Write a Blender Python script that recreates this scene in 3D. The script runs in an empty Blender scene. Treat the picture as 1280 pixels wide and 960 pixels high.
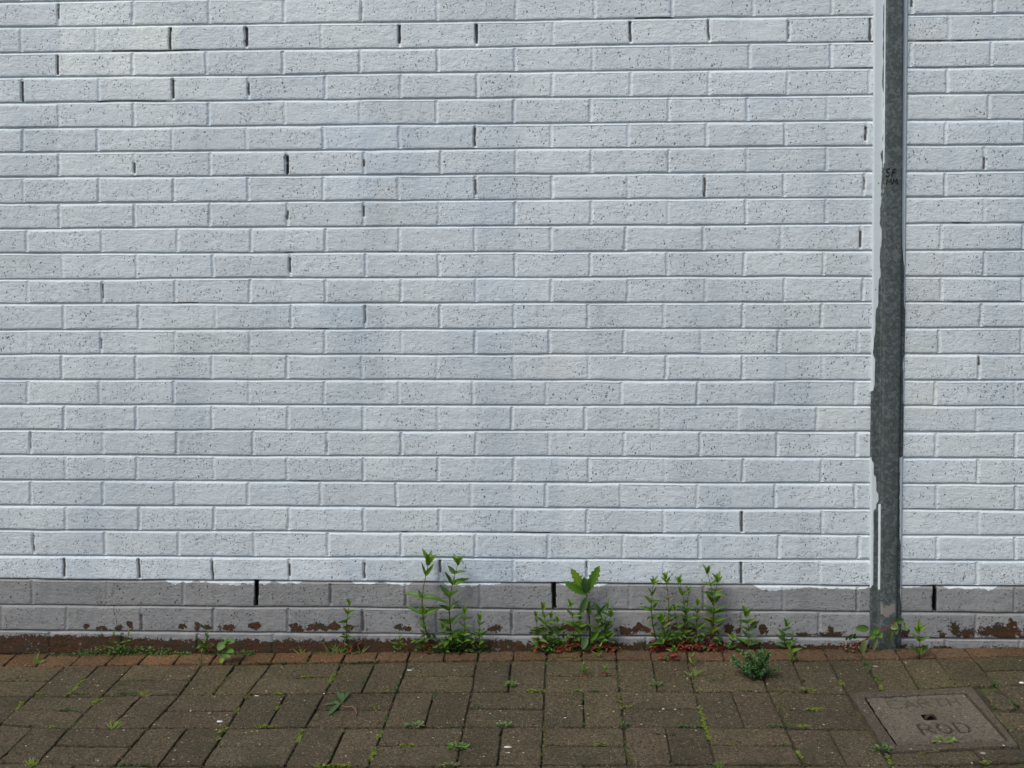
import bpy, math, random
import numpy as np
from mathutils import Vector, Matrix

random.seed(7)
RS = np.random.RandomState(11)
scene = bpy.context.scene
C = scene.collection

# ------------------------------------------------------------------ camera
FPX = 1371.43
CAM = np.array([1.71579, -3.23014, 0.97441])
YAW, PIT, ROL = 0.0448040, -0.0446020, -0.000166

def rotm(y, p, r):
    cy, sy = math.cos(y), math.sin(y); cp, sp = math.cos(p), math.sin(p); cr, sr = math.cos(r), math.sin(r)
    Ry = np.array([[cy, -sy, 0], [sy, cy, 0], [0, 0, 1]])
    Rp = np.array([[1, 0, 0], [0, cp, -sp], [0, sp, cp]])
    Rr = np.array([[cr, 0, sr], [0, 1, 0], [-sr, 0, cr]])
    return Ry @ Rp @ Rr
ROT = rotm(YAW, PIT, ROL)
cd = bpy.data.cameras.new("camera")
cam = bpy.data.objects.new("camera", cd); C.objects.link(cam)
cd.sensor_width = 36.0; cd.lens = FPX / 1280 * 36.0
cd.clip_start = 0.05; cd.clip_end = 300
M = Matrix([[ROT[0, 0], ROT[0, 2], -ROT[0, 1], CAM[0]],
            [ROT[1, 0], ROT[1, 2], -ROT[1, 1], CAM[1]],
            [ROT[2, 0], ROT[2, 2], -ROT[2, 1], CAM[2]],
            [0, 0, 0, 1]])
cam.matrix_world = M
scene.camera = cam

# ------------------------------------------------------------------ light
SUN_EL, SUN_AZ = math.radians(54), math.radians(224)     # azimuth measured from +y towards +x
world = bpy.data.worlds.new("World"); scene.world = world; world.use_nodes = True
wn = world.node_tree.nodes; wl = world.node_tree.links
bg = wn["Background"]; bg.inputs[1].default_value = 0.10
sky = wn.new("ShaderNodeTexSky"); sky.sky_type = 'NISHITA'; sky.sun_disc = False
sky.sun_elevation = SUN_EL; sky.sun_rotation = SUN_AZ
sky.air_density = 1.0; sky.dust_density = 4.0; sky.ozone_density = 1.0
wl.new(sky.outputs[0], bg.inputs[0])
sl = bpy.data.lights.new("sun", 'SUN'); sl.energy = 1.9; sl.angle = math.radians(24); sl.color = (1.0, 0.955, 0.89)
so = bpy.data.objects.new("sun", sl); C.objects.link(so)
sd = Vector((math.sin(SUN_AZ) * math.cos(SUN_EL), math.cos(SUN_AZ) * math.cos(SUN_EL), math.sin(SUN_EL)))
so.rotation_euler = sd.to_track_quat('Z', 'Y').to_euler(); so.location = (0, -6, 8)
vs = scene.view_settings
scene.display_settings.display_device = 'sRGB'
vs.view_transform = 'Standard'; vs.look = 'None'; vs.gamma = 1; vs.use_curve_mapping = False
vs.exposure = 0.26

# ------------------------------------------------------------------ surveying helpers
GA, GB, GC = 0.004, 0.0202068, 0.100863
def ground_z(x, y):
    xx = np.clip(x, -6, 10); yy = np.clip(y, -6, 0.0)
    return GA + GB * xx + GC * yy
def ray(px, py):
    return ROT @ np.array([(px - 640) / FPX, 1.0, (480 - py) / FPX])
def wp(px, py, Y=0.0):
    d = ray(px, py); t = (Y - CAM[1]) / d[1]; return CAM + t * d
def gp(px, py):
    d = ray(px, py)
    t = (GA + GB * CAM[0] + GC * CAM[1] - CAM[2]) / (d[2] - GB * d[0] - GC * d[1])
    return CAM + t * d

# ------------------------------------------------------------------ noise in numpy
def vnoise(x, y, scale, seed=0, oct=1):
    """smooth value noise in 0..1, x and y broadcastable arrays"""
    out = 0; amp = 1; tot = 0
    for o in range(oct):
        rs = np.random.RandomState(seed + 77 * o)
        tab = rs.rand(256, 256)
        u = x * scale + 1000.3 + 17 * o; v = y * scale + 1000.7 + 31 * o
        iu = np.floor(u).astype(np.int64); iv = np.floor(v).astype(np.int64)
        fu = u - iu; fv = v - iv
        fu = fu * fu * (3 - 2 * fu); fv = fv * fv * (3 - 2 * fv)
        a = tab[iu % 256, iv % 256]; b = tab[(iu + 1) % 256, iv % 256]
        c = tab[iu % 256, (iv + 1) % 256]; d = tab[(iu + 1) % 256, (iv + 1) % 256]
        out = out + amp * ((a * (1 - fu) + b * fu) * (1 - fv) + (c * (1 - fu) + d * fu) * fv)
        tot += amp; amp *= 0.5; scale = scale * 2.03
    return out / tot
def sstep(a, b, x):
    t = np.clip((x - a) / (b - a), 0, 1); return t * t * (3 - 2 * t)

# ------------------------------------------------------------------ object helpers
def tag(o, label=None, cat=None, group=None, kind=None):
    if label: o['label'] = label
    if cat: o['category'] = cat
    if group: o['group'] = group
    if kind: o['kind'] = kind
    return o
def empty(name, loc=(0, 0, 0)):
    o = bpy.data.objects.new(name, None); C.objects.link(o); o.location = loc
    o.empty_display_size = 0.02; return o
def link_mesh(name, me, mats, parent=None, smooth=False):
    o = bpy.data.objects.new(name, me); C.objects.link(o)
    for m in (mats if isinstance(mats, (list, tuple)) else [mats]): me.materials.append(m)
    if smooth and len(me.polygons): me.polygons.foreach_set('use_smooth', np.ones(len(me.polygons), dtype=bool))
    if parent:
        o.parent = parent
        # geometry is written in world units; keep it there
        o.matrix_parent_inverse = Matrix.Translation(-Vector(parent.location))
    return o
class MB:
    def __init__(s): s.v = []; s.f = []; s.m = []; s.c = []
    def add(s, vs, fs, mat=0, col=None):
        b = len(s.v); s.v += [tuple(map(float, p)) for p in vs]
        s.f += [tuple(i + b for i in f) for f in fs]; s.m += [mat] * len(fs)
        s.c += [col if col is not None else (1, 1, 1)] * len(vs)
    def build(s, name, mats, parent=None, smooth=False):
        me = bpy.data.meshes.new(name); me.from_pydata(s.v, [], s.f); me.update()
        a = me.attributes.new('col', 'FLOAT_COLOR', 'POINT')
        a.data.foreach_set('color', np.array([(c[0], c[1], c[2], 1) for c in s.c], dtype=np.float32).ravel())
        o = link_mesh(name, me, mats, parent, smooth)
        if len(s.m): me.polygons.foreach_set('material_index', np.array(s.m, dtype=np.int32))
        return o
    def tube(s, pts, rad, n=6, mat=0, col=None, cap=True):
        pts = [np.array(p, float) for p in pts]
        if not hasattr(rad, '__len__'): rad = [rad] * len(pts)
        ring = []; up = np.array([0.13, 0.9, 0.31])
        vs = []
        for i, p in enumerate(pts):
            t = pts[min(i + 1, len(pts) - 1)] - pts[max(i - 1, 0)]; t = t / (np.linalg.norm(t) + 1e-9)
            a = np.cross(t, up); a /= np.linalg.norm(a) + 1e-9; b = np.cross(t, a)
            for k in range(n):
                th = 2 * math.pi * k / n
                vs.append(p + rad[i] * (a * math.cos(th) + b * math.sin(th)))
        fs = []
        for i in range(len(pts) - 1):
            for k in range(n):
                fs.append((i * n + k, i * n + (k + 1) % n, (i + 1) * n + (k + 1) % n, (i + 1) * n + k))
        if cap:
            fs.append(tuple(range(n))[::-1]); fs.append(tuple((len(pts) - 1) * n + k for k in range(n)))
        s.add(vs, fs, mat, col)
    def blob(s, c, r, seed=0, mat=0, col=None, sq=(1, 1, 1), nu=8, nv=5, rough=.2):
        rs = random.Random(seed); vs = []; fs = []
        for j in range(nv + 1):
            ph = math.pi * j / nv
            for i in range(nu):
                th = 2 * math.pi * i / nu; q = r * (1 + rough * (rs.random() * 2 - 1))
                vs.append((c[0] + q * sq[0] * math.sin(ph) * math.cos(th), c[1] + q * sq[1] * math.sin(ph) * math.sin(th), c[2] + q * sq[2] * math.cos(ph)))
        for j in range(nv):
            for i in range(nu):
                fs.append((j * nu + i, (j + 1) * nu + i, (j + 1) * nu + (i + 1) % nu, j * nu + (i + 1) % nu))
        s.add(vs, fs, mat, col)

# ------------------------------------------------------------------ materials
def newmat(name):
    m = bpy.data.materials.new(name); m.use_nodes = True
    nt = m.node_tree; b = nt.nodes["Principled BSDF"]
    return m, nt, b
class NT:
    """tiny node-building helper"""
    def __init__(s, nt): s.nt = nt
    def n(s, t, **kw):
        k = s.nt.nodes.new(t)
        for a, b in kw.items(): setattr(k, a, b)
        return k
    def l(s, a, b): s.nt.links.new(a, b)
    def put(s, sock, v):
        if isinstance(v, bpy.types.NodeSocket): s.l(v, sock)
        else: sock.default_value = v
    def math(s, op, a, b=0.0, c=None, clamp=False):
        k = s.n('ShaderNodeMath', operation=op); k.use_clamp = clamp
        s.put(k.inputs[0], a); s.put(k.inputs[1], b)
        if c is not None: s.put(k.inputs[2], c)
        return k.outputs[0]
    def mix(s, f, a, b, mode='MIX'):
        k = s.n('ShaderNodeMix', data_type='RGBA', blend_type=mode)
        s.put(k.inputs[0], f)
        s.put(k.inputs[6], a if isinstance(a, bpy.types.NodeSocket) else (*a, 1))
        s.put(k.inputs[7], b if isinstance(b, bpy.types.NodeSocket) else (*b, 1))
        return k.outputs[2]
    def noise(s, vec, scale, detail=2, rough=.5, dist=0.0):
        k = s.n('ShaderNodeTexNoise'); s.l(vec, k.inputs['Vector'])
        k.inputs['Scale'].default_value = scale; k.inputs['Detail'].default_value = detail
        k.inputs['Roughness'].default_value = rough; k.inputs['Distortion'].default_value = dist
        return k
    def voro(s, vec, scale, feature='F1', rnd=1.0):
        k = s.n('ShaderNodeTexVoronoi', feature=feature); s.l(vec, k.inputs['Vector'])
        k.inputs['Scale'].default_value = scale; k.inputs['Randomness'].default_value = rnd
        return k
    def ramp(s, f, p0, p1):
        k = s.n('ShaderNodeMapRange', interpolation_type='SMOOTHSTEP'); s.put(k.inputs[0], f)
        k.inputs[1].default_value = p0; k.inputs[2].default_value = p1
        return k.outputs[0]
    def mapping(s, vec, scale=(1, 1, 1), rot=(0, 0, 0)):
        k = s.n('ShaderNodeMapping'); s.l(vec, k.inputs[0]); k.inputs['Scale'].default_value = scale
        k.inputs['Rotation'].default_value = rot; return k.outputs[0]
    def attr(s, name):
        k = s.n('ShaderNodeAttribute'); k.attribute_name = name; return k
    def sep(s, c):
        k = s.n('ShaderNodeSeparateColor'); s.l(c, k.inputs[0]); return k.outputs
    def bump(s, h, strength, dist, normal=None):
        k = s.n('ShaderNodeBump'); s.l(h, k.inputs['Height']); k.inputs['Strength'].default_value = strength
        k.inputs['Distance'].default_value = dist
        if normal: s.l(normal, k.inputs['Normal'])
        return k.outputs[0]

def simple(name, col, rough=.7, metal=0.0, var=.25, scale=60, bump=0.0, bscale=200):
    m, nt, b = newmat(name); N = NT(nt)
    co = N.n('ShaderNodeTexCoord').outputs['Object']
    nz = N.noise(co, scale, 4)
    dark = tuple(c * (1 - var) for c in col); lite = tuple(min(1, c * (1 + var)) for c in col)
    N.l(N.mix(nz.outputs[0], dark, lite), b.inputs['Base Color'])
    b.inputs['Roughness'].default_value = rough; b.inputs['Metallic'].default_value = metal
    if bump:
        N.l(N.bump(N.noise(co, bscale, 4).outputs[0], bump, .002), b.inputs['Normal'])
    return m

def cloudd(N, co): return N.noise(co, 22, 5, .7).outputs[0]
def wall_material():
    m, nt, b = newmat("painted_brick"); N = NT(nt)
    co = N.n('ShaderNodeTexCoord').outputs['Object']
    mask = N.attr('mask'); tone = N.attr('tone')
    R, G, B = N.sep(mask.outputs['Color'])[:3]       # bare, grey paint, unpainted joint
    fine = N.noise(co, 170, 4, .65).outputs[0]; mid = N.noise(co, 45, 4, .6).outputs[0]
    # pits left by the drag-faced brick
    warp = N.noise(co, 90, 3, .6)
    wv = N.n('ShaderNodeVectorMath', operation='MULTIPLY_ADD')
    N.l(warp.outputs['Color'], wv.inputs[0]); wv.inputs[1].default_value = (.008, .008, .008); N.l(co, wv.inputs[2])
    wco = wv.outputs[0]
    dens = N.noise(co, 9, 3, .6).outputs[0]
    def pits(scale, rot, sc, r0, r1, prob):
        v = N.voro(N.mapping(wco, sc, (0, rot, 0)), scale)
        rnd = N.sep(v.outputs['Color'])
        rad = N.math('MULTIPLY_ADD', rnd[1], r1 - r0, r0)
        inside = N.math('SUBTRACT', rad, v.outputs['Distance'])
        p = N.ramp(inside, 0.0, .12)
        on = N.math('LESS_THAN', rnd[0], N.math('MULTIPLY', N.ramp(dens, .34, .72), prob))
        return N.math('MULTIPLY', p, on), rnd[2]
    p1, q1 = pits(120, .5, (1.0, 1.0, .55), .10, .40, .62)
    p2, q2 = pits(70, -.4, (1.25, 1.0, .7), .10, .32, .45)
    p3, q3 = pits(210, .1, (1.0, 1.0, .8), .18, .52, .5)
    pit = N.math('MAXIMUM', N.math('MULTIPLY', p1, N.ramp(q1, .1, .95)), N.math('MAXIMUM', N.math('MULTIPLY', p2, q2), N.math('MULTIPLY', p3, N.ramp(q3, .3, 1.3))))
    pith = N.math('MAXIMUM', p1, N.math('MAXIMUM', p2, p3))
    nojoint = tone.outputs['Alpha']
    pit = N.math('MULTIPLY', pit, nojoint); pith = N.math('MULTIPLY', pith, nojoint)
    # paint
    white = (.610, .690, .738); grey = (.268, .278, .284)
    jg = N.math('ADD', G, N.math('MULTIPLY', N.math('SUBTRACT', N.noise(co, 110, 5, .75).outputs[0], .5), 1.6))
    gm = N.ramp(jg, .47, .53)
    paint = N.mix(gm, white, grey)
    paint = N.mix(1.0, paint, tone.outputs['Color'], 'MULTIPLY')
    cloud = N.noise(N.mapping(co, (1, 1, .6)), 5, 5, .6).outputs[0]
    paint = N.mix(N.ramp(cloud, .35, .7), N.mix(1.0, paint, (.93, .94, .955), 'MULTIPLY'), paint)
    colm = N.noise(N.mapping(co, (5.5, 5.5, .8)), 1, 5, .7).outputs[0]
    paint = N.mix(N.math('MULTIPLY', N.ramp(colm, .46, .68), .75), paint, N.mix(1.0, paint, (.84, .86, .885), 'MULTIPLY'))
    streak = N.noise(N.mapping(co, (160, 160, 6)), 1, 3, .6).outputs[0]
    paint = N.mix(N.math('MULTIPLY', N.ramp(streak, .52, .8), .25), paint, N.mix(1.0, paint, (.72, .75, .78), 'MULTIPLY'))
    paint = N.mix(N.math('MULTIPLY', pit, .80), paint, N.mix(gm, (.075, .085, .095), (.022, .022, .022)))
    zc = N.n('ShaderNodeSeparateXYZ'); N.l(co, zc.inputs[0])
    low = N.ramp(zc.outputs[2], .42, .10)
    gr = N.noise(co, 26, 6, .75).outputs[0]
    gw = N.math('MULTIPLY', N.ramp(gr, .42, .72), N.math('MULTIPLY_ADD', low, .42, .10))
    paint = N.mix(gw, paint, N.mix(1.0, paint, (.62, .63, .64), 'MULTIPLY'))
    # unpainted joint
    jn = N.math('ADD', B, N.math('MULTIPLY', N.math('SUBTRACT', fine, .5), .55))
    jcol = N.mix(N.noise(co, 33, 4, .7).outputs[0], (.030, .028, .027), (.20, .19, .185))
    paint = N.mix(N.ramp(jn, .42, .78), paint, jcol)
    # bare brick, paint flaked off
    brick = N.mix(mid, (.026, .011, .004), (.082, .036, .015))
    brick = N.mix(N.ramp(cloudd(N, co), .45, .65), brick, (.030, .028, .012))
    brick = N.mix(N.ramp(fine, .62, .75), brick, (.10, .075, .05))
    lowmoss = N.math('MULTIPLY', tone.outputs['Fac'], 0.0)
    f2 = N.math('ADD', N.math('MULTIPLY', N.noise(co, 60, 6, .78).outputs[0], .75), N.math('MULTIPLY', N.noise(co, 190, 3, .7).outputs[0], .25))
    bn = N.math('ADD', R, N.math('MULTIPLY', N.math('SUBTRACT', f2, .5), 2.1))
    bare = N.ramp(bn, .49, .53)
    col = N.mix(bare, paint, brick)
    N.l(col, b.inputs['Base Color'])
    b.inputs['Roughness'].default_value = .62
    b.inputs['Specular IOR Level'].default_value = .35
    # relief
    drag = N.noise(N.mapping(co, (28, 28, 90)), 1, 5, .7).outputs[0]
    h = N.math('MULTIPLY_ADD', pith, -1.0, N.math('MULTIPLY', fine, .45))
    h = N.math('MULTIPLY_ADD', mid, .8, h)
    h = N.math('MULTIPLY_ADD', drag, .6, h)
    h = N.math('MULTIPLY_ADD', bare, -.55, h)
    N.l(N.bump(h, 1.0, .0030), b.inputs['Normal'])
    return m

def paver_material(name, dark, lite, fleck, moss=(.05, .055, .02)):
    m, nt, b = newmat(name); N = NT(nt)
    co = N.n('ShaderNodeTexCoord').outputs['Object']
    tone = N.attr('col')
    nz = N.ramp(N.noise(co, 130, 6, .8).outputs[0], .25, .75); n2 = N.noise(co, 11, 5, .65).outputs[0]
    col = N.mix(nz, dark, lite)
    col = N.mix(1.0, col, tone.outputs['Color'], 'MULTIPLY')
    # aggregate grains
    v = N.voro(co, 190); r = N.sep(v.outputs['Color'])
    g = N.math('MULTIPLY', N.ramp(v.outputs['Distance'], .42, .25), N.math('GREATER_THAN', r[0], .62))
    col = N.mix(N.math('MULTIPLY', g, N.math('MULTIPLY', r[1], .75)), col, fleck)
    v2 = N.voro(co, 75); r2 = N.sep(v2.outputs['Color'])
    g2 = N.math('MULTIPLY', N.ramp(v2.outputs['Distance'], .25, .12), N.math('GREATER_THAN', r2[0], .93))
    col = N.mix(N.math('MULTIPLY', g2, .85), col, tuple(min(1, c * 1.7) for c in fleck))
    v3 = N.voro(co, 150); r3 = N.sep(v3.outputs['Color'])
    g3 = N.math('MULTIPLY', N.ramp(v3.outputs['Distance'], .5, .3), N.math('GREATER_THAN', r3[0], .72))
    col = N.mix(N.math('MULTIPLY', g3, .6), col, tuple(c * .35 for c in dark))
    col = N.mix(N.math('MULTIPLY', N.ramp(n2, .48, .75), .55), col, moss)
    big = N.noise(co, 3.1, 4, .6).outputs[0]
    col = N.mix(N.ramp(big, .3, .7), N.mix(1.0, col, (.78, .78, .80), 'MULTIPLY'), col)
    N.l(col, b.inputs['Base Color'])
    N.l(N.math('MULTIPLY_ADD', n2, -.25, .95), b.inputs['Roughness'])
    b.inputs['Specular IOR Level'].default_value = .3
    h = N.math('MULTIPLY_ADD', g, .5, N.math('MULTIPLY', nz, 1.2))
    h = N.math('MULTIPLY_ADD', g3, -.7, h); h = N.math('MULTIPLY_ADD', n2, .8, h)
    N.l(N.bump(h, 1.0, .0032), b.inputs['Normal'])
    return m

def soil_material():
    m, nt, b = newmat("joint_soil"); N = NT(nt)
    co = N.n('ShaderNodeTexCoord').outputs['Object']
    a = N.noise(co, 240, 4, .7).outputs[0]; c = N.noise(co, 14, 4, .6).outputs[0]
    col = N.mix(a, (.012, .009, .006), (.055, .042, .026))
    moss = N.mix(a, (.022, .030, .006), (.075, .095, .018))
    col = N.mix(N.ramp(c, .50, .62), col, moss)
    N.l(col, b.inputs['Base Color']); b.inputs['Roughness'].default_value = .97
    N.l(N.bump(a, 1.0, .004), b.inputs['Normal'])
    return m

def steel_material():
    m, nt, b = newmat("galvanised_steel"); N = NT(nt)
    co = N.n('ShaderNodeTexCoord').outputs['Object']
    mask = N.attr('mask'); R, G, B = N.sep(mask.outputs['Color'])[:3]   # paint, cement splash, dirt and painted edge shade
    w = N.noise(co, 60, 2); wv = N.n('ShaderNodeVectorMath', operation='MULTIPLY_ADD')
    N.l(w.outputs['Color'], wv.inputs[0]); wv.inputs[1].default_value = (.02, .02, .02); N.l(co, wv.inputs[2])
    v = N.voro(wv.outputs[0], 130); r = N.sep(v.outputs['Color'])
    v2 = N.voro(wv.outputs[0], 300); r2 = N.sep(v2.outputs['Color'])
    big = N.noise(co, 14, 4, .6).outputs[0]
    zinc = N.mix(N.ramp(r[0], .35, 1.0), (.072, .094, .098), (.150, .178, .182))
    zinc = N.mix(N.math('MULTIPLY', N.ramp(r2[0], .5, 1.0), .35), zinc, (.15, .17, .172))
    zinc = N.mix(N.ramp(big, .3, .7), N.mix(1.0, zinc, (.8, .8, .8), 'MULTIPLY'), zinc)
    fine = N.noise(co, 150, 4, .65).outputs[0]; mid = N.noise(co, 45, 5, .7).outputs[0]
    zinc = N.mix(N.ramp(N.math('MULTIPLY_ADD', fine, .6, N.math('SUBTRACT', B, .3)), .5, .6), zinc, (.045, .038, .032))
    zinc = N.mix(N.ramp(N.math('MULTIPLY_ADD', N.math('SUBTRACT', mid, .5), 1.5, G), .48, .6), zinc, (.26, .25, .235))
    pm = N.ramp(N.math('MULTIPLY_ADD', N.math('SUBTRACT', mid, .5), .5, R), .47, .53)
    col = N.mix(pm, zinc, N.mix(mid, (.50, .585, .63), (.62, .71, .76)))
    N.l(col, b.inputs['Base Color'])
    N.l(N.math('MULTIPLY_ADD', pm, -.35, .35), b.inputs['Metallic'])
    b.inputs['Roughness'].default_value = .58
    h = N.math('MULTIPLY_ADD', pm, .6, N.math('MULTIPLY', fine, .3))
    N.l(N.bump(h, .7, .001), b.inputs['Normal'])
    return m

def leaf_material():
    m, nt, b = newmat("leaf"); N = NT(nt)
    co = N.n('ShaderNodeTexCoord').outputs['Object']
    col = N.attr('col').outputs['Color']
    nz = N.noise(co, 160, 3).outputs[0]
    c = N.mix(nz, N.mix(1.0, col, (.7, .72, .7), 'MULTIPLY'), N.mix(1.0, col, (1.3, 1.25, 1.1), 'MULTIPLY'))
    N.l(c, b.inputs['Base Color']); b.inputs['Roughness'].default_value = .5
    b.inputs['Specular IOR Level'].default_value = .35
    tr = N.n('ShaderNodeBsdfTranslucent'); N.l(N.mix(1.0, c, (1.2, 1.3, .6), 'MULTIPLY'), tr.inputs[0])
    ms = N.n('ShaderNodeMixShader'); ms.inputs[0].default_value = .25
    out = nt.nodes['Material Output']
    N.l(b.outputs[0], ms.inputs[1]); N.l(tr.outputs[0], ms.inputs[2]); N.l(ms.outputs[0], out.inputs[0])
    return m

MAT = dict(
    wall=wall_material(),
    paver=paver_material("concrete_paver", (.028, .022, .012), (.178, .142, .088), (.44, .385, .27)),
    border=paver_material("red_paver", (.075, .042, .018), (.270, .158, .078), (.34, .26, .17), (.07, .055, .025)),
    concrete=paver_material("cast_concrete", (.085, .072, .053), (.235, .208, .165), (.40, .36, .29), (.13, .12, .08)),
    soil=soil_material(), steel=steel_material(), leaf=leaf_material(),
    black=simple("black_plastic", (.008, .008, .009), .6),
    ink=simple("marker_ink", (.006, .006, .007), .4),
    rust=simple("rusty_iron", (.045, .024, .016), .75, .3, .5, 300, .6),
    stone=simple("pale_chip", (.55, .56, .56), .8, 0, .2, 300, .5),
    pebble=simple("pebble", (.22, .20, .17), .8, 0, .3, 300, .5),
    backing=simple("blockwork", (.25, .24, .23), .9),
    screw=simple("zinc_screw", (.10, .11, .11), .45, .6),
)

# ================================================================== THE WALL
BED_L = [33, 65, 95.5, 127.5, 158.5, 189.5, 220.5, 253, 284.5, 316, 347.5, 378.5, 411, 442, 473, 504.5, 536, 567.5, 599, 630, 661, 693.5, 722.5, 754.5, 786.5]
BED_R = [18, 51, 84, 117, 149.5, 181, 213.5, 245.5, 278.5, 311.5, 344.5, 376.5, 409, 441.5, 474, 506, 538, 571, 603.5, 635.5, 667.5, 699, 731, 764, 796.5]
PERP = {
0:[72.5,166,261,355,451.5,546.5,645,743.5,840,941.5,1040,1140,1242.5],
2:[71.5,165.5,258,353.5,450,547,644,741,838.5,937,1039,1239],
4:[73.5,167,261,355.5,450,545.5,642.5,738,836,934.5,1033.5,1236],
6:[73.5,167.5,262.5,358,455,551,645,739,836,933.5,1033,1230.5],
8:[74,168,262,359,454.5,548.5,644,739,835,932.5,1032.5,1230.5],
10:[77.5,170.5,266,362.5,457,548.5,644,738,834,930.5,1029.5,1231],
12:[79.5,173.5,269,364,456.5,550,642.5,735,830,928.5,1027,1226.5],
14:[77,170,265,358.5,452.5,546.5,642,735.5,832.5,928.5,1028,1224],
16:[80,170,265,360,454,547.5,640,731.5,825.5,922,1021,1221],
18:[82,171,267,359,454,548,642.5,736,831,929,1027,1222.5],
20:[82,174,267.5,361,454.5,549,642,734,829.5,927.5,1027.5,1223.5],
22:[80,173.5,265.5,362,455.5,550,642,734,830,926.5,1025,1221.5],
24:[2,83,176.5,267,360,453.5,546.5,640,735,832,928,1024,1220],
1:[26,120,212.5,307.5,401.5,499,595.5,691.5,788,886,986,1087.5,1186],
3:[27.5,123.5,216,310.5,406.5,501,596.5,690,788,886,984.5,1086.5,1184],
5:[28.5,121.5,215,308,404,499,593.5,688.5,785,883,981.5,1082.5,1181.5],
7:[29,123.5,217,310,404,498,594.5,690,785,881,980,1080,1181.5],
9:[33,127,221.5,314,407,499,593.5,689,782,879.5,976,1076,1176.5,1279],
11:[34.5,128,219,312.5,407,501.5,595,689,785,882,980.5,1079,1176.5,1278],
13:[34.5,126,218.5,312.5,406,501.5,594,687,780,876.5,973,1072.5,1174,1277],
15:[34,124,217,311,405.5,498.5,591,682.5,776.5,872,969.5,1068.5,1169,1269],
17:[38,128.5,221,316,408.5,501.5,595,686,780,875.5,971.5,1071,1170,1269.5],
19:[38.5,128.5,218.5,310,401,495.5,588.5,682.5,776,871.5,969,1069,1171,1270.5],
21:[41.5,131,223,317.5,410,501.5,594,685,779,874.5,973.5,1073.5,1171.5],
23:[40,134,229,320.5,413,507,600,692.5,787,880,979,1072,1168.5,1269],
25:[62,153,247,341,435,529,622,715,808,901,995,1088,1182,1275]}
# joints where the paint missed: (course, x px) -> strength, from, to (fraction of the course from its top), depth mm
DARKP = {(0,72.5):(.7,0,.7,4),(0,451.5):(.5,0,1,4),(0,1140):(.8,.1,.7,4),(1,212.5):(1,0,1,7),(1,307.5):(1.2,.05,.85,14),(1,499):(1.1,0,.8,12),(1,595.5):(1.1,0,.85,12),
(1,788):(1,0,.9,7),(1,886):(.62,0,.9,5),(1,986):(.62,.1,.9,5),(1,1087.5):(.9,0,1,6),(2,71.5):(.95,.05,.95,6),(3,27.5):(1,.1,1,8),(3,216):(1.05,.05,.9,9),(3,310.5):(.75,.2,.8,6),
(5,593.5):(.85,.05,.9,6),(5,1082.5):(.85,.15,.8,5),(6,167.5):(.8,.4,.9,5),(6,358):(1.5,.15,.95,30),(6,455):(.85,.3,.65,5),(7,594.5):(.8,.1,.8,5),(7,881):(.85,.1,1,6),(6,1230.5):(.75,.4,1,5),
(7,1080):(.6,.1,.7,4),(8,359):(.85,.3,.7,5),(8,454.5):(.85,.1,.6,6),(9,1076):(.9,.2,.9,5),(10,362.5):(.8,.1,.8,6),(11,128):(.6,.1,.8,5),(13,126):(.65,.3,.8,5),(12,456.5):(.6,0,.8,5),
(14,1224):(.7,0,.4,5),(20,927.5):(.85,0,.95,6),(21,41.5):(.55,.1,.9,5),(22,80):(.85,.05,.9,5),(22,173.5):(.85,0,.95,5),(22,265.5):(.8,.1,1,5),(22,362):(.8,.2,.8,5),(22,455.5):(.8,.15,.9,5),
(22,550):(.8,0,.6,5),(22,926.5):(.9,0,1,6),(22,734):(.55,0,.8,5),(23,320.5):(1.6,-.1,1.05,34),(23,692.5):(1.6,-.1,1.05,34),(23,1168.5):(1.5,-.05,1.1,26),
(23,413):(.65,0,.9,5),(23,507):(.6,.4,1,5),(24,176.5):(.7,.3,1,5),(24,453.5):(.8,.1,.95,6),(24,640):(.7,.1,.8,5),(17,38):(.5,0,.8,5),(17,408.5):(.5,.4,.9,5)}
# beds with a dark unpainted underside: (bed index below course, x0, x1, strength)
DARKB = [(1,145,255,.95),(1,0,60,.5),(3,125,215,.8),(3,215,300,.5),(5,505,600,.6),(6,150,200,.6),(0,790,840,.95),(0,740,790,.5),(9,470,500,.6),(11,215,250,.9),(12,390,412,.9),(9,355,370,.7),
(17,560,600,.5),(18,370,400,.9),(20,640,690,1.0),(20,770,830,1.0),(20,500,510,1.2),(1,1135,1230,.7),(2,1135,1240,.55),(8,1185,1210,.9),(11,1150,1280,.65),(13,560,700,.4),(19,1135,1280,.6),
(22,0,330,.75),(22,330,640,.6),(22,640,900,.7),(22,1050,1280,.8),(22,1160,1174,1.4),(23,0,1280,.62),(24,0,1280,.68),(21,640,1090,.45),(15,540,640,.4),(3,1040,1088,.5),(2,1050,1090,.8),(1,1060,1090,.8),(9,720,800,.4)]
def colpx(px): return wp(px, 500)[0]
X_SLOPE_L = 0
NR = len(BED_L)
def bed_z(i, x):
    """height of the bottom arris of course i (course i lies above bed i)"""
    j = min(max(i, 0), NR - 1)
    pa, pb = wp(0, BED_L[j]), wp(1085, BED_R[j])
    z = pa[2] + (pb[2] - pa[2]) * (x - pa[0]) / (pb[0] - pa[0])
    z = z - (i - j) * 0.075
    return z + 0.0035 * (vnoise(x, np.zeros_like(x) + i * 3.7, 2.2, 5, 2) - .5) + .0022 * (vnoise(x, np.zeros_like(x) + i * 5.1, 11, 6, 2) - .5)
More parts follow.
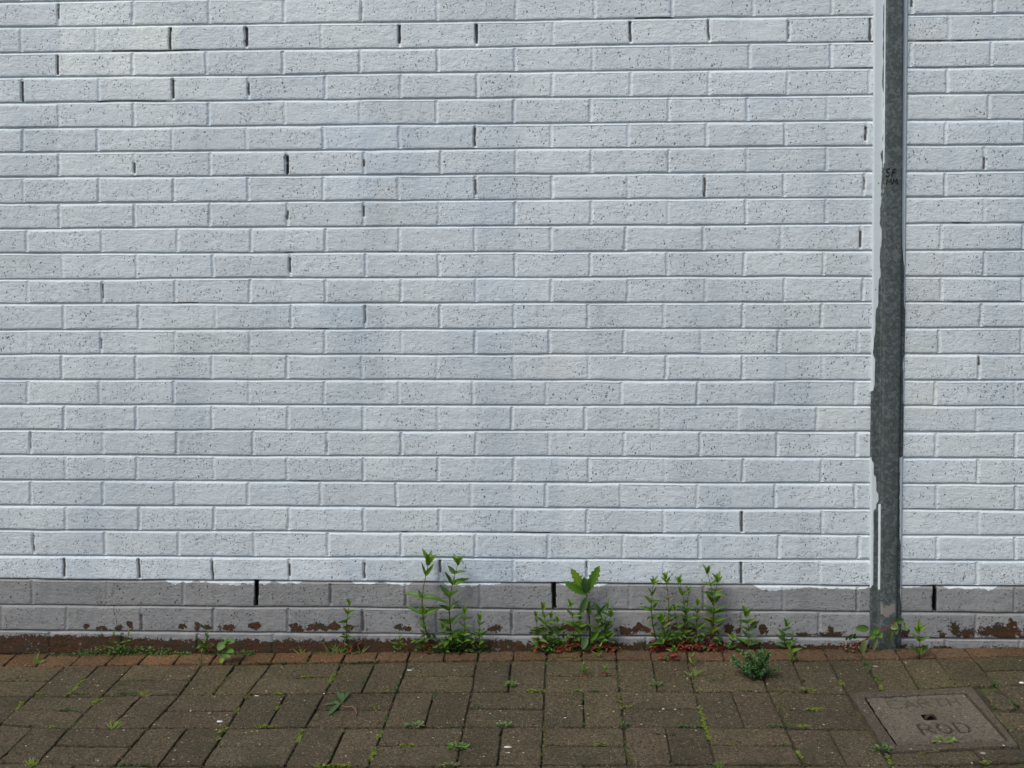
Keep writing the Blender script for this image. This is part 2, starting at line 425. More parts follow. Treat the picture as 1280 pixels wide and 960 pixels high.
def perps(i):
    if i in PERP:
        zc = float(bed_z(i, np.array([1.5]))[0]) + .0325
        row = (BED_L[min(i, NR-1)] + BED_R[min(i, NR-1)]) / 2 - 15 if i < NR else 805
        l = [(wp(p, row)[0], DARKP.get((i, p))) for p in PERP[i]]
    else:
        o = 0.0 if i % 2 == 0 else .1125
        l = [(o + .225 * k + random.uniform(-.004, .004), None) for k in range(1, 14)]
    x0 = min(a for a, _ in l); x1 = max(a for a, _ in l)
    k = 1
    while x0 - .225 * k > -3.2: l.append((x0 - .225 * k + random.uniform(-.003, .003), None)); k += 1
    k = 1
    while x1 + .225 * k < 6.4: l.append((x1 + .225 * k + random.uniform(-.003, .003), None)); k += 1
    # the bond also runs behind the steel channel
    l.sort(key=lambda q: q[0]); out = [l[0]]
    for q in l[1:]:
        if q[0] - out[-1][0] > .33: out.append(((q[0] + out[-1][0]) / 2, None))
        out.append(q)
    return out
# columns of the relief grid: fine where the photograph looks, coarser beyond it
def spaced(a, b, s): return np.arange(a, b, s)
XS = np.concatenate([spaced(-2.6, -.6, .010), spaced(-.6, -.05, .005), spaced(-.05, 3.15, .0025), spaced(3.15, 3.7, .005), spaced(3.7, 5.8, .010)])
JT = np.array([0, .9, 2.0, 3.6, 5.4, 7.2, 8.8, 10.0])             # mm below the arris, inside the joint
BT = np.concatenate([[1.2, 2.6, 4.5], np.linspace(8.5, 56.5, 13), [60.5, 62.4, 63.8]])   # mm below the joint, on the brick
TOP, BOT = -14, 28
rows_z, rows_d, rows_m, rows_t = [], [], [], []
nx = len(XS)
tone_px = [ # x0,x1,y0,y1 px, rgb multiplier : patches where an earlier coat shows
 (75,225,0,95,(1.10,1.085,1.055)),(225,450,0,30,(1.06,1.05,1.03)),(130,225,95,205,(1.045,1.035,1.01)),(165,225,30,62,(1.03,1.02,.985)),(0,75,30,62,(.95,.97,.98)),(215,300,95,125,(1.02,1.01,.98)),
 (640,735,440,475,(1.0,.975,.94)),(400,480,375,500,(.88,.895,.905)),(560,660,330,470,(.96,.97,.985)),(650,700,560,700,(.94,.95,.97)),(930,960,60,240,(.95,.96,.975)),(1230,1280,240,560,(.95,.96,.965)),(250,330,520,690,(.955,.96,.97)),(400,470,120,190,(.96,.975,1.0)),(1020,1075,300,345,(1.005,.985,.955)),(1135,1180,310,400,(1.0,.975,.94)),(1135,1180,35,60,(1.0,.97,.93)),
 (1020,1060,505,535,(1.0,.985,.955)),(980,1060,375,440,(1.0,.98,.94)),(1135,1175,430,520,(1.0,.98,.94)),(330,460,300,640,(.965,.975,.985)),(200,340,400,470,(.98,.975,.96)),(1135,1280,540,720,(1.04,1.04,1.03)),
 (960,1090,560,735,(1.03,1.03,1.03)),(480,640,480,640,(.98,.98,.985)),(400,640,160,290,(.98,.985,1.0)),(820,960,600,735,(1.03,1.03,1.04)),(550,740,690,735,(1.02,1.03,1.05)),(0,420,692,722,(1.06,1.06,1.07)),
 (430,640,690,730,(.93,.95,.98)),(640,830,692,735,(.96,.97,1.0)),(0,75,150,350,(.97,.98,.98)),(470,500,228,290,(.95,.92,.87))]
tone_b = []
for x0, x1, y0, y1, c in tone_px:
    a = wp(x0, y0); b_ = wp(x1, y1); tone_b.append((a[0], b_[0], b_[2], a[2], c))
# paint flaked off the plinth: px boxes on courses 24 and 25
BARE = [(160,165,776,787),(222,232,779,786),(243,251,781,787),(250,263,783,787),(275,295,781,788),(309,327,779,785),(362,379,782,788),(385,411,780,788),(410,426,778,786),(428,447,781,788),(493,505,783,787),(506,514,785,788),
 (612,626,782,789),(662,685,784,791),(695,735,780,790),(770,800,783,792),(789,803,781,788),(800,812,785,791),(838,848,780,789),(850,870,782,792),(905,916,783,792),(920,925,783,790),(940,946,779,783),(952,958,783,791),(995,1012,791,795),
 (1022,1058,790,796),(1034,1040,782,795),(1127,1137,789,797),(1174,1182,791,797),(1190,1200,778,795),(1200,1216,786,798),(1221,1282,782,799),(1262,1268,776,784),(144,156,782,787),(105,110,781,786),(122,134,784,787)]
bare_b = []
for x0, x1, y0, y1 in BARE:
    a = wp(x0, y0); b_ = wp(x1, y1); bare_b.append(((a[0] + b_[0]) / 2, (a[2] + b_[2]) / 2, (b_[0] - a[0]) / 2, (a[2] - b_[2]) / 2))
SLOP = [(245,335,.9),(345,375,.6),(440,470,.7),(480,512,.95),(556,600,.95),(700,760,.75),(950,1086,1.0),(1128,1155,.7),(1184,1250,1.0),(596,630,.6),(30,50,.5),(205,240,.8)]
slop_x = [(colpx(a), colpx(b), s) for a, b, s in SLOP]
def add_row(x, z, d, m, t):
    rows_z.append(z); rows_d.append(d); rows_m.append(m); rows_t.append(t)
row_course = []
for i in range(TOP, BOT):
    zu = bed_z(i - 1, XS)            # bottom arris of the course above
    zl = bed_z(i, XS)                # bottom arris of this course
    pj = perps(i)
    pp = np.array([p for p, _ in pj])
    k = np.searchsorted(pp, XS); k0 = np.clip(k - 1, 0, len(pp) - 1); k1 = np.clip(k, 0, len(pp) - 1)
    near = np.where(np.abs(XS - pp[k0]) < np.abs(XS - pp[k1]), k0, k1)
    brick_id = np.clip(k, 0, len(pp))
    rs = np.random.RandomState(900 + i)
    bt = rs.rand(len(pp) + 1); bdep = (rs.rand(len(pp) + 1) - .5) * .0016
    pdep = 1.5 + rs.rand(len(pp)) * 3.2; pdark = rs.rand(len(pp)) * .32
    plean = (rs.rand(len(pp)) - .5) * .003
    warm = rs.rand(len(pp) + 1)
    for kind, arr in (('J', JT), ('B', BT)):
        for mm in arr:
            hgt = (zu - zl)                                    # about 75 mm
            if kind == 'J': z = zu - mm / 1000; tt = mm
            else: z = zu - .010 - (mm / 65.0) * (hgt - .010); tt = 10 + mm
            frac = (mm / 65.0) if kind == 'B' else -.05
            wob = .0016 * (vnoise(XS, z, 60, 21, 2) - .5)
            # --- perpend profile
            pc = pp[near] + plean[near] * (frac - .5)
            dx = XS - pc + .0034 * (vnoise(XS, z, 45, 31, 2) - .5)
            dd = np.abs(dx) * 1000
            prof = 1 - sstep(2.8, 6.0, dd)
            dep = pdep[near].copy(); dark = pdark[near] * 0.9
            holewide = np.zeros(nx)
            for q, (px_, dk) in enumerate(pj):
                if dk:
                    sel = near == q
                    s_, f0, f1, dmm = dk
                    within = sstep(f0 - .06, f0 + .04, frac) * (1 - sstep(f1 - .04, f1 + .06, frac))
                    within = float(within) if np.ndim(within) == 0 else within
                    dep[sel] = pdep[q] + (dmm - pdep[q]) * within
                    dark[sel] = s_ * within + .12
                    if dmm > 12: holewide[sel] = within
            pmask = (1 - sstep(2.4, 5.4, dd)) * dark * (.72 + .5 * vnoise(XS, z, 70, 33, 2)) + holewide * (1 - sstep(5.2, 6.2, dd)) * .5
            prof = np.where(holewide > .5, 1 - sstep(5.2, 6.4, dd), prof)
            pdm = prof * dep
            # --- bed profile (weather-struck: deep under the brick above, flush with the one below)
            if kind == 'J':
                bd = float(np.interp(mm, [0, .9, 2.0, 3.6, 5.4, 7.2, 8.8, 10.0], [1.2, 4.2, 5.0, 4.5, 3.3, 1.8, .4, -.3]))
                bd = bd * (.75 + .5 * vnoise(XS, z * 0 + i, 6, 41, 2))
                # the weep slots cut through the bed above them too
                dmm_ = np.maximum(np.maximum(bd, prof * dep * sstep(3.0, 10.0, mm) * (holewide < .3)), np.where(holewide > .3, prof * dep, 0))
            else:
                ar = float(np.interp(mm, [0, 1.2, 2.6, 4.5, 8, 57, 60.5, 62.4, 63.8, 65], [.4, .2, .08, .02, 0, 0, .04, .2, .6, 1.2]))
                dmm_ = np.maximum(ar + 0 * XS, pdm)
            flat = (1 - prof) if kind == 'B' else np.zeros(nx)
            brick = bdep[brick_id] * flat * 1000
            rough = (vnoise(XS, z, 18, 51, 3) - .5) * 1.3 * (1 if kind == 'B' else .5) + (vnoise(XS * .6, z, 130, 52, 2) - .5) * .55
            d = (dmm_ + brick + rough) / 1000
            # --- masks
            m = np.zeros((nx, 4)); m[:, 3] = 1
            jm = np.zeros(nx)
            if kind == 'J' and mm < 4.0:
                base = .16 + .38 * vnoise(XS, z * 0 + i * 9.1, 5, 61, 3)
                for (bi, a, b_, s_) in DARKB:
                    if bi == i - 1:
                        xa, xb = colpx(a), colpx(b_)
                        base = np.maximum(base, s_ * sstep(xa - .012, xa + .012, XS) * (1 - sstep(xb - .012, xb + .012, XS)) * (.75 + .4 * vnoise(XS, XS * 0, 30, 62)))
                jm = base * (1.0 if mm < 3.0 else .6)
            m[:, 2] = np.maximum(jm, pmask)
            # grey plinth paint below course 22
            if i <= 22: g = np.zeros(nx)
            elif i == 23:
                g = np.ones(nx)
                sl = np.zeros(nx)
                for a, b_, s_ in slop_x:
                    sl = np.maximum(sl, s_ * sstep(a - .02, a + .02, XS) * (1 - sstep(b_ - .02, b_ + .02, XS)))
                drip = sl * 17 * (.25 + .9 * vnoise(XS, XS * 0, 60, 71, 4)) * (.5 + vnoise(XS, XS * 0, 9, 73)) + 2.5 * (vnoise(XS, XS * 0, 9, 72, 2))
                g = sstep(-3, 3, tt - drip)
                if kind == 'J' and mm < 3: g = np.ones(nx) * .75
            else: g = np.ones(nx)
            m[:, 1] = g
            # flaking
            r = np.zeros(nx) - .35
            if i >= 24 or (i == 23 and tt > 70):
                wx_ = .022 * (vnoise(XS, z, 55, 84, 3) - .5); wz_ = .020 * (vnoise(XS, z, 48, 85, 3) - .5)
                for (bx, bz, hw, hh) in bare_b:
                    q = np.sqrt(((XS + wx_ - bx) / (hw + .003)) ** 2 + ((z + wz_ - bz) / (hh + .003)) ** 2)
                    r = np.maximum(r, .92 - .44 * q)
            if i == 24 and kind == 'B':
                r = np.maximum(r, -.2 + .45 * sstep(45, 65, mm))
            if i == 25:
                lf = np.interp(XS, [-3, 0, .38, .45, .9, 1.2, 1.6, 1.9, 2.3, 2.6, 3, 6], [1, 1, .9, .4, .35, .6, .7, .8, .75, .5, .2, .5])
                r = np.maximum(r, np.interp(tt, [0, 12, 16, 26, 40, 75], [-.3, -.05, .15, .45, .85, 1.1]) * .75 + lf * .40 - .02 + .42 * (vnoise(XS, z, 14, 81, 2) - .5))
                r = np.minimum(r, .76 + .30 * (vnoise(XS, z, 7, 82, 2) - .5))
                if kind == 'J': r = np.minimum(r, .15 + lf * .15)
            if i == 24:
                cx_ = wp(143, 765)[0] + .002 * math.sin(tt * .2) + (tt - 20) * .00022
                m[:, 2] = np.maximum(m[:, 2], 1.0 * (np.abs(XS - cx_) < .0016))
            if i >= 26: r = np.full(nx, .75)
            m[:, 0] = np.clip(r, -1, 1) * .5 + .5
            # --- tone
            t = np.ones((nx, 4))
            bv = .955 + .085 * bt[brick_id]
            t[:, 0] = bv * (1 + .012 * (warm[brick_id] - .4)); t[:, 1] = bv; t[:, 2] = bv * (1 - .02 * (warm[brick_id] - .4))
            pn = .35 + .65 * sstep(.3, .6, vnoise(XS, z, 11, 66, 3)); zlo, zhi = z.min(), z.max()
            for (xa, xb, za, zb, c_) in tone_b:
                if zhi < za - .02 or zlo > zb + .02: continue
                e = .004
                w = sstep(xa - e, xa + e, XS) * (1 - sstep(xb - e, xb + e, XS)) * sstep(za - .015, za + .01, z) * (1 - sstep(zb - .01, zb + .015, z))
                w = w * pn
                for ch in range(3): t[:, ch] *= 1 + (c_[ch] - 1) * w
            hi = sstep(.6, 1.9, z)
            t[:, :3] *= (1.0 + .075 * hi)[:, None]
            t[:, 3] = flat * (1 if kind == 'B' and 3 < mm < 62 else 0)
            # paint left off the brick beside the channel
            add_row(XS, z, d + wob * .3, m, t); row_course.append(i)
Z = np.array(rows_z); D = np.array(rows_d); MK = np.array(rows_m); TN = np.array(rows_t); RC = np.array(row_course)

def relief_mesh(name, sel, parent):
    z = Z[sel]; d = D[sel]; mk = MK[sel]; tn = TN[sel]
    nr, nc = z.shape
    co = np.empty((nr, nc, 3), dtype=np.float32)
    co[..., 0] = XS[None, :]; co[..., 1] = d; co[..., 2] = z
    # back edge loops so that the sheet has real thickness
    idx = np.arange(nr * nc).reshape(nr, nc)
    quads = np.stack([idx[:-1, :-1], idx[1:, :-1], idx[1:, 1:], idx[:-1, 1:]], -1).reshape(-1, 4)
    me = bpy.data.meshes.new(name)
    rim = np.concatenate([idx[0, :], idx[1:, -1], idx[-1, -2::-1], idx[-2:0:-1, 0]])
    rc = co.reshape(-1, 3)[rim].copy(); rc[:, 1] = .1
    allco = np.concatenate([co.reshape(-1, 3), rc]); nb = nr * nc; nrm = len(rim)
    a = np.arange(nrm); b = (a + 1) % nrm
    side = np.stack([rim[a], rim[b], nb + b, nb + a], -1)
    q = np.concatenate([quads, side]).astype(np.int32)
    me.vertices.add(len(allco)); me.vertices.foreach_set('co', allco.ravel())
    me.loops.add(q.size); me.loops.foreach_set('vertex_index', q.ravel())
    me.polygons.add(len(q)); me.polygons.foreach_set('loop_start', np.arange(0, q.size, 4, dtype=np.int32))
    me.update(calc_edges=True)
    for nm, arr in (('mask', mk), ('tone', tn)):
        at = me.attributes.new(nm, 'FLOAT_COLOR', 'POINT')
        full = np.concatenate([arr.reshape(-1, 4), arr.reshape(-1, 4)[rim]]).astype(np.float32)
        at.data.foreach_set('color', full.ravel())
    return link_mesh(name, me, MAT['wall'], parent, smooth=True)
MK[..., 0] = MK[..., 0] * 2 - 1          # back to -1..1
wall = empty('brick_wall', (1.5, 0, 0))
tag(wall, 'white painted brick wall with a grey painted base and flaking bottom course', 'wall')
sel = np.where(RC <= 22)[0]
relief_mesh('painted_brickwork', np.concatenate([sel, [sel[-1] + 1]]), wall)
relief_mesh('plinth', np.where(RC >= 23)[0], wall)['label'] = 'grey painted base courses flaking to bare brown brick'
mb = MB()
def box(mb, x0, x1, y0, y1, z0, z1, mat=0, col=None):
    v = [(x, y, z) for x in (x0, x1) for y in (y0, y1) for z in (z0, z1)]
    f = [(0, 1, 3, 2), (4, 6, 7, 5), (0, 4, 5, 1), (2, 3, 7, 6), (0, 2, 6, 4), (1, 5, 7, 3)]
    mb.add(v, f, mat, col)
box(mb, -2.6, 5.79, .101, .30, -.3, float(Z[0].min()) - .005)
mb.build('inner_leaf', MAT['backing'], wall)
# open weep slots and one missing perpend: black plastic liners set back in the joint
for (px, py0, py1, w) in ((320.5, 724, 757, 12), (692.5, 726, 760, 12), (1168.5, 737, 766, 11)):
    a = wp(px, py0); b_ = wp(px, py1); mbw = MB(); hw = w / 2000
    box(mbw, a[0] - hw, a[0] - hw + .0014, .004, .030, b_[2], a[2])
    box(mbw, a[0] + hw - .0014, a[0] + hw, .0045, .030, b_[2], a[2])
    box(mbw, a[0] - hw + .0014, a[0] + hw - .0014, .024, .031, b_[2] + .001, a[2] - .001)
    mbw.build('weep_vent', MAT['black'], wall)

# ================================================================== STEEL CHANNEL
zt = float(Z[0].min()); z0c = float(ground_z(2.62, 0)) - .012
zs = np.arange(z0c, zt, .004)
def edge(z, tab):
    t = np.array([(wp(px, py)[2], wp(px, py)[0]) for px, py in tab]); t = t[np.argsort(t[:, 0])]
    return np.interp(z, t[:, 0], t[:, 1])
eL = edge(zs, [(1092, 0), (1090.5, 250), (1089.5, 420), (1087.5, 560), (1087, 812)])
eR = edge(zs, [(1134.5, 0), (1132, 250), (1130.5, 420), (1127.5, 600), (1125.5, 812)])
wL = edge(zs, [(1104.5, 0), (1102.5, 250), (1101, 400), (1098.5, 600), (1097, 812)])
wR = edge(zs, [(1129, 0), (1127, 250), (1125.5, 420), (1122.5, 600), (1119.5, 812)])
prof = []   # parameter u: list of (frac function, y)
U = np.array([0, .0, .2, .5, .8, 1.0, 1.04, 1.10, 1.16, 1.22, 1.4, 1.6, 1.8, 2.0, 2.2, 2.4, 2.6, 2.78, 2.84, 2.90, 2.96, 3.0, 3.3, 3.6, 4.0, 4.0])
verts = []; msk = []
def flt(z, tab):
    t = np.array([(wp(1100, py)[2], v) for py, v in tab]); t = t[np.argsort(t[:, 0])]
    return np.interp(z, t[:, 0], t[:, 1])
# boundary (px x) of the left paint, of the right paint, as seen down the channel
bl = edge(zs, [(1104, 0), (1103.5, 100), (1103, 200), (1102.5, 250), (1101, 335), (1099, 350), (1097.5, 365), (1095.5, 385), (1093, 410), (1091, 440), (1093, 470), (1091, 489), (1080, 492), (1080, 566), (1089, 572), (1094, 598), (1097, 620), (1096.5, 626), (1091.5, 640), (1090, 730), (1080, 745), (1080, 812)])
br = edge(zs, [(1128.5, 0), (1128, 105), (1127, 115), (1127.8, 130), (1127, 200), (1126, 255), (1127, 300), (1130, 335), (1131, 440), (1128, 455), (1129, 505), (1140, 512), (1140, 565), (1124, 572), (1124, 640), (1125, 700), (1126.5, 812)])
stripe = (wp(1099.3, 680)[0])
nu = len(U)
jag = .004 * (vnoise(zs, zs * 0, 30, 91, 3) - .5)
xlm = (bl + jag); xrm = (br - jag)
for k, z in enumerate(zs):
    for q, u in enumerate(U):
        if u <= 1: x = eL[k] + (wL[k] - eL[k]) * u; y = -.0065
        elif u <= 1.22: x = wL[k] + .004 * (u - 1) / .22; y = -.0065 - .0095 * sstep(1.0, 1.2, u)
        elif u < 2.78: x = wL[k] + .004 + (wR[k] - wL[k] - .008) * (u - 1.22) / 1.56; y = -.016 - .0006 * math.sin((u - 1.22) / 1.56 * math.pi)
        elif u <= 3: x = wR[k] - .004 + .004 * (u - 2.78) / .22; y = -.0035 - .0125 * (1 - sstep(2.8, 3.0, u))
        else: x = wR[k] + (eR[k] - wR[k]) * (u - 3); y = -.0035
        if q == 0 or q == nu - 1: y = .003
        y += .0012 * (float(vnoise(np.array(z), np.array(u), 1.1, 95)) - .5)
        verts.append((x, y, z))
        p = max(0, min(1, .5 + (xlm[k] - x) / .003)); p2 = max(0, min(1, .5 + (x - xrm[k]) / .003))
        p = max(p, p2)
        py = 812 - (z - z0c) * 427
        if 625 < py < 733 and 1.0 <= u <= 1.10: p = 1
        if py < 205 and 1.0 < u <= 1.1: p = 1
        if u <= .12 and py < 700: dirt_shade = .30 + .3 * float(vnoise(np.array(z), np.array(0.), 30, 98, 2))  # shadow line painted along the outer flange edge, cleared again below
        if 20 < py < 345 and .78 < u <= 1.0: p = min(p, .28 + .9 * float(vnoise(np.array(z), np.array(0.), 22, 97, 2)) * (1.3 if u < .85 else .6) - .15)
        dirt_shade = 0.0
        if u <= .2 and 490 < py < 568: dirt_shade = .45
        if 2.84 <= u <= 3.3 and py > 570: dirt_shade = .35  # shading of the right return painted in as darker zinc
        sp = math.exp(-((py - 756) / 12) ** 2) * (1 if 1.2 < u < 2.7 else .4) * .75
        if py > 640 and 1.8 < u < 3: sp = max(sp, .12)
        if py > 690: sp = max(sp, .26)
        msk.append((p, sp, dirt_shade, 1))
idx = np.arange(len(zs) * nu).reshape(len(zs), nu)
q = np.stack([idx[:-1, :-1], idx[:-1, 1:], idx[1:, 1:], idx[1:, :-1]], -1).reshape(-1, 4).tolist()
q.append(list(idx[0, ::-1])); q.append(list(idx[-1, :]))
me = bpy.data.meshes.new('channel'); me.from_pydata(verts, [], q); me.update()
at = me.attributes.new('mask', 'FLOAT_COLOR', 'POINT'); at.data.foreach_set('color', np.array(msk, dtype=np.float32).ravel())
chan = empty('steel_channel', (2.63, -.01, float(ground_z(2.63, 0))))
tag(chan, 'galvanised steel channel fixed upright on the wall, edges smeared with white paint', 'steel channel')
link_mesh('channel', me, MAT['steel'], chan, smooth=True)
for (px, py, r) in ((1094.5, 362, .0022), (1125.5, 362, .0022), (1093.5, 493, .0024), (1098, 229, .0022), (1127, 229, .0022)):
    p = wp(px, py, -.005); s = MB()
    s.tube([p + np.array([0, .003, 0]), p + np.array([0, -.001, 0]), p + np.array([0, -.0022, 0])], [r, r, r * .6], 10)
    box(s, p[0] - r * .6, p[0] + r * .6, p[1] - .0026, p[1] - .002, p[2] - .0004, p[2] + .0004)
    s.build('screw', MAT['screw'], chan)
# marker pen writing on the channel: SF over MM
def stroke(mb, pts, r=.0013):
    P = [wp(x, y, -.0180) for x, y in pts]
    mb.tube(P, r, 6)
wr = MB()
L = [[(1112.5, 211), (1110, 210.5), (1107.5, 212), (1108, 214), (1111, 215.5), (1111.5, 218), (1109.5, 220), (1107, 219.5)],
     [(1120, 211), (1116.5, 211.2), (1115.2, 215), (1114.6, 220.5)], [(1115, 215.3), (1119, 214.6)],
     [(1107.6, 230), (1109, 223.5), (1111, 227.5), (1114, 222.5), (1114, 229)],
     [(1115.8, 229.5), (1117, 223.5), (1118.6, 227), (1121, 222.5), (1121, 229), (1122.5, 229.5)]]
for l in L: stroke(wr, l)
wr.build('marker_writing', MAT['ink'], chan)

# ================================================================== THE GROUND
gx = np.concatenate([[-60, -30, -15, -8], np.arange(-5, -.4, .06), np.arange(-.4, 3.8, .008), np.arange(3.8, 8, .06), [9, 12, 20, 35, 60]])
gy = np.concatenate([[-60, -30, -15, -9], np.arange(-6, -1.1, .06), np.arange(-1.1, .02, .006), [.4, 1.5, 5, 15, 40]])
GX, GY = np.meshgrid(gx, gy)
near = ((GX > -3) & (GX < 6.5) & (GY > -5) & (GY < .03))
GZ = ground_z(GX, GY) - .0085 + near * (.0075 * (vnoise(GX, GY, 9, 101, 3) - .5) + .005 * (vnoise(GX, GY, 70, 102, 2) - .5))
# the packed dirt against the foot of the wall stands a little higher
GZ += near * .006 * np.exp(-((GY + .004) / .012) ** 2) * (.4 + .9 * vnoise(GX, GY * 0, 12, 103, 2))
idx = np.arange(GX.size).reshape(GX.shape)
# leave a pit under the cover's lifting hole
q = np.stack([idx[:-1, :-1], idx[:-1, 1:], idx[1:, 1:], idx[1:, :-1]], -1).reshape(-1, 4)
LC = gp(1168, 900)
cxm = GX[:-1, :-1].ravel(); cym = GY[:-1, :-1].ravel()
inpit = (np.abs(cxm - LC[0]) < .13) & (np.abs(cym - LC[1]) < .12)
GZ2 = GZ.copy(); pit = (np.abs(GX - LC[0]) < .13) & (np.abs(GY - LC[1]) < .12); GZ2[pit] -= .10
me = bpy.data.meshes.new('ground')
me.vertices.add(GX.size); me.vertices.foreach_set('co', np.stack([GX, GY, GZ2], -1).astype(np.float32).ravel())
me.loops.add(q.size); me.loops.foreach_set('vertex_index', q.astype(np.int32).ravel())
me.polygons.add(len(q)); me.polygons.foreach_set('loop_start', np.arange(0, q.size, 4, dtype=np.int32)); me.update(calc_edges=True)
tag(link_mesh('ground', me, MAT['soil'], smooth=True), kind='structure')

# ---- pavers
def prism(mb, quad, gap=.0022, top=0.0, ch=.0035, col=(1, 1, 1), rs=random, jit=.0009, thick=.05):
    """one paving block from its four corners on the ground (x, y), counter-clockwise"""
    P = [np.array(p[:2], float) for p in quad]
    c = sum(P) / len(P); n = len(P)
    # inset by the joint
    Q = []
    for i in range(n):
        a, b, d = P[i - 1], P[i], P[(i + 1) % n]
        e1 = (b - a) / (np.linalg.norm(b - a) + 1e-9); e2 = (d - b) / (np.linalg.norm(d - b) + 1e-9)
        n1 = np.array([-e1[1], e1[0]]); n2 = np.array([-e2[1], e2[0]])
        m = n1 + n2; m /= max(.5, (1 + n1 @ n2))
        Q.append(b + m * gap * np.array([1.0, 1.5]))
    out = []
    for i in range(n):
        a, b = Q[i], Q[(i + 1) % n]; L = np.linalg.norm(b - a); k = max(2, int(L / .012))
        nn = np.array([-(b - a)[1], (b - a)[0]]) / (L + 1e-9)
        for t in range(k):
            f = t / k
            j = rs.uniform(-jit, jit) if t else 0
            p = a + (b - a) * f + nn * j
            if t == 0: p = p + (c - p) / np.linalg.norm(c - p) * rs.uniform(.001, .003)
            if rs.random() < .02: p = p + nn * rs.uniform(.002, .005)
            out.append(p)
    tx, ty, tz = rs.uniform(-.013, .013), rs.uniform(-.011, .011), top + rs.uniform(-.0012, .0012)
    def h(p): return float(ground_z(p[0], p[1])) + tz + tx * (p[0] - c[0]) + ty * (p[1] - c[1])
    m = len(out); vs = []
    for lev in range(4):
        for p in out:
            d = c - p; d /= np.linalg.norm(d)
            ins = (0, 0, ch * .35, ch)[lev]; dz = (-thick, -ch * .8, -ch * .28, 0)[lev]
            pp = p + d * ins; vs.append((pp[0], pp[1], h(pp) + dz))
    fs = []
    for lev in range(3):
        for i in range(m): fs.append((lev * m + i, lev * m + (i + 1) % m, (lev + 1) * m + (i + 1) % m, (lev + 1) * m + i))
    # top: ring plus centre fan
    cc = len(vs); vs.append((c[0], c[1], h(c) + rs.uniform(-.0003, .0006)))
    for i in range(m): fs.append((3 * m + i, 3 * m + (i + 1) % m, cc))
    mb.add(vs, fs, 0, col)
def ccw(qd):
    a = sum(qd[i][0] * qd[(i + 1) % len(qd)][1] - qd[(i + 1) % len(qd)][0] * qd[i][1] for i in range(len(qd)))
    return qd if a > 0 else qd[::-1]
GRID = {'A': [(82.5,832.5),(40,870),(0,905)],'B': [(166,831.5),(127,870),(86,911),(47,953)],
'C':[(252.5,831),(225,867.5),(185,910),(142.5,957)],'D':[(339,830),(308.7,868),(283.7,910),(252.5,957.5)],
'E':[(427,829.5),(406,866.5),(382.5,909),(356,957.5)],'F':[(510,827.5),(496,865),(480,909.5),(461,957)],
'G':[(596,826.5),(590,864.5),(580,908),(570,957)],'H':[(683,825.5),(681,865),(679.5,908.5),(677,956)],
'I':[(770.5,825),(775,864.5),(780,908.5),(785,956)],'J':[(858.7,825.5),(868.7,865),(881,908.7),(895,955.5)],
'K':[(946,825.5),(960,864.5),(982.5,910),(1003.7,956)],'L':[(1036,825),(1060,868),(1084,911),(1112,957)]}
OX, OY, GYAW, GP = .2526, -.0803, -.0032, .203
known = {}
for i, k in enumerate('ABCDEFGHIJKL'):
    for j, p in enumerate(GRID[k]): known[(i, j)] = gp(*p)[:2]
def node(i, j):
    if (i, j) in known: return known[(i, j)]
    base = np.array([OX + i * GP * math.cos(GYAW) + j * GP * math.sin(GYAW), OY + i * GP * math.sin(GYAW) - j * GP * math.cos(GYAW)])
    # carry on from the nearest surveyed corner
    ii = min(max(i, 0), 11); jj = min(max(j, 0), 3)
    while (ii, jj) not in known: jj -= 1
    b2 = np.array([OX + ii * GP * math.cos(GYAW) + jj * GP * math.sin(GYAW), OY + ii * GP * math.sin(GYAW) - jj * GP * math.cos(GYAW)])
    off = known[(ii, jj)] - b2; fall = math.exp(-(abs(i - ii) + abs(j - jj)) * .25)
    return base + off * fall
pv = MB(); rs = random.Random(3)
def pcol(y, x=0):
    t = rs.uniform(.80, 1.22); g = .16 * math.exp(-abs(y) / .22)
    return (t * (1.0 + rs.uniform(-.02, .03) + .9 * g * .6), t * (1 + g * 1.1), t * (1 + rs.uniform(-.03, .03) - g * .4))
def lerp(a, b, t): return a + (b - a) * t
SKIP = set()
for j in (1, 2):
    for i in range(11, 14): SKIP.add((i, j))
for i in (11, 12, 13): SKIP.add((i, 0))
for i in range(-12, 24):
    for j in range(0, 20):
        if (i, j) in SKIP: continue
        a, b, c_, d = node(i, j), node(i + 1, j), node(i + 1, j + 1), node(i, j + 1)   # top-left, top-right, bottom-right, bottom-left
        if (i + j) % 2 == 0:    # two blocks side by side, running away from the wall
            e = rs.uniform(.485, .515); m1, m2 = lerp(a, b, e), lerp(d, c_, e)
            qs = [(a, m1, m2, d), (m1, b, c_, m2)]
        else:
            e = rs.uniform(.485, .515); m1, m2 = lerp(a, d, e), lerp(b, c_, e)
            qs = [(a, b, m2, m1), (m1, m2, c_, d)]
        if (i, j) == (10, 1):
            qs = [tuple(gp(*p) for p in ((960, 864.5), (1060.5, 868), (1071, 890), (972, 887))), tuple(gp(*p) for p in ((972, 887), (1071, 890), (1086, 911.5), (982.5, 910)))]
        if (i, j) == (10, 2):
            qs = [tuple(gp(*p) for p in ((982.5, 910), (1035, 911), (1060, 957), (1003.7, 956))), tuple(gp(*p) for p in ((1035, 911), (1086, 911.5), (1112, 957), (1060, 957)))]
        for qd in qs:
            g = rs.uniform(.0016, .0032)
            yy = sum(p[1] for p in qd) / 4
            prism(pv, ccw([p[:2] for p in qd]), gap=g, col=pcol(yy), rs=rs)
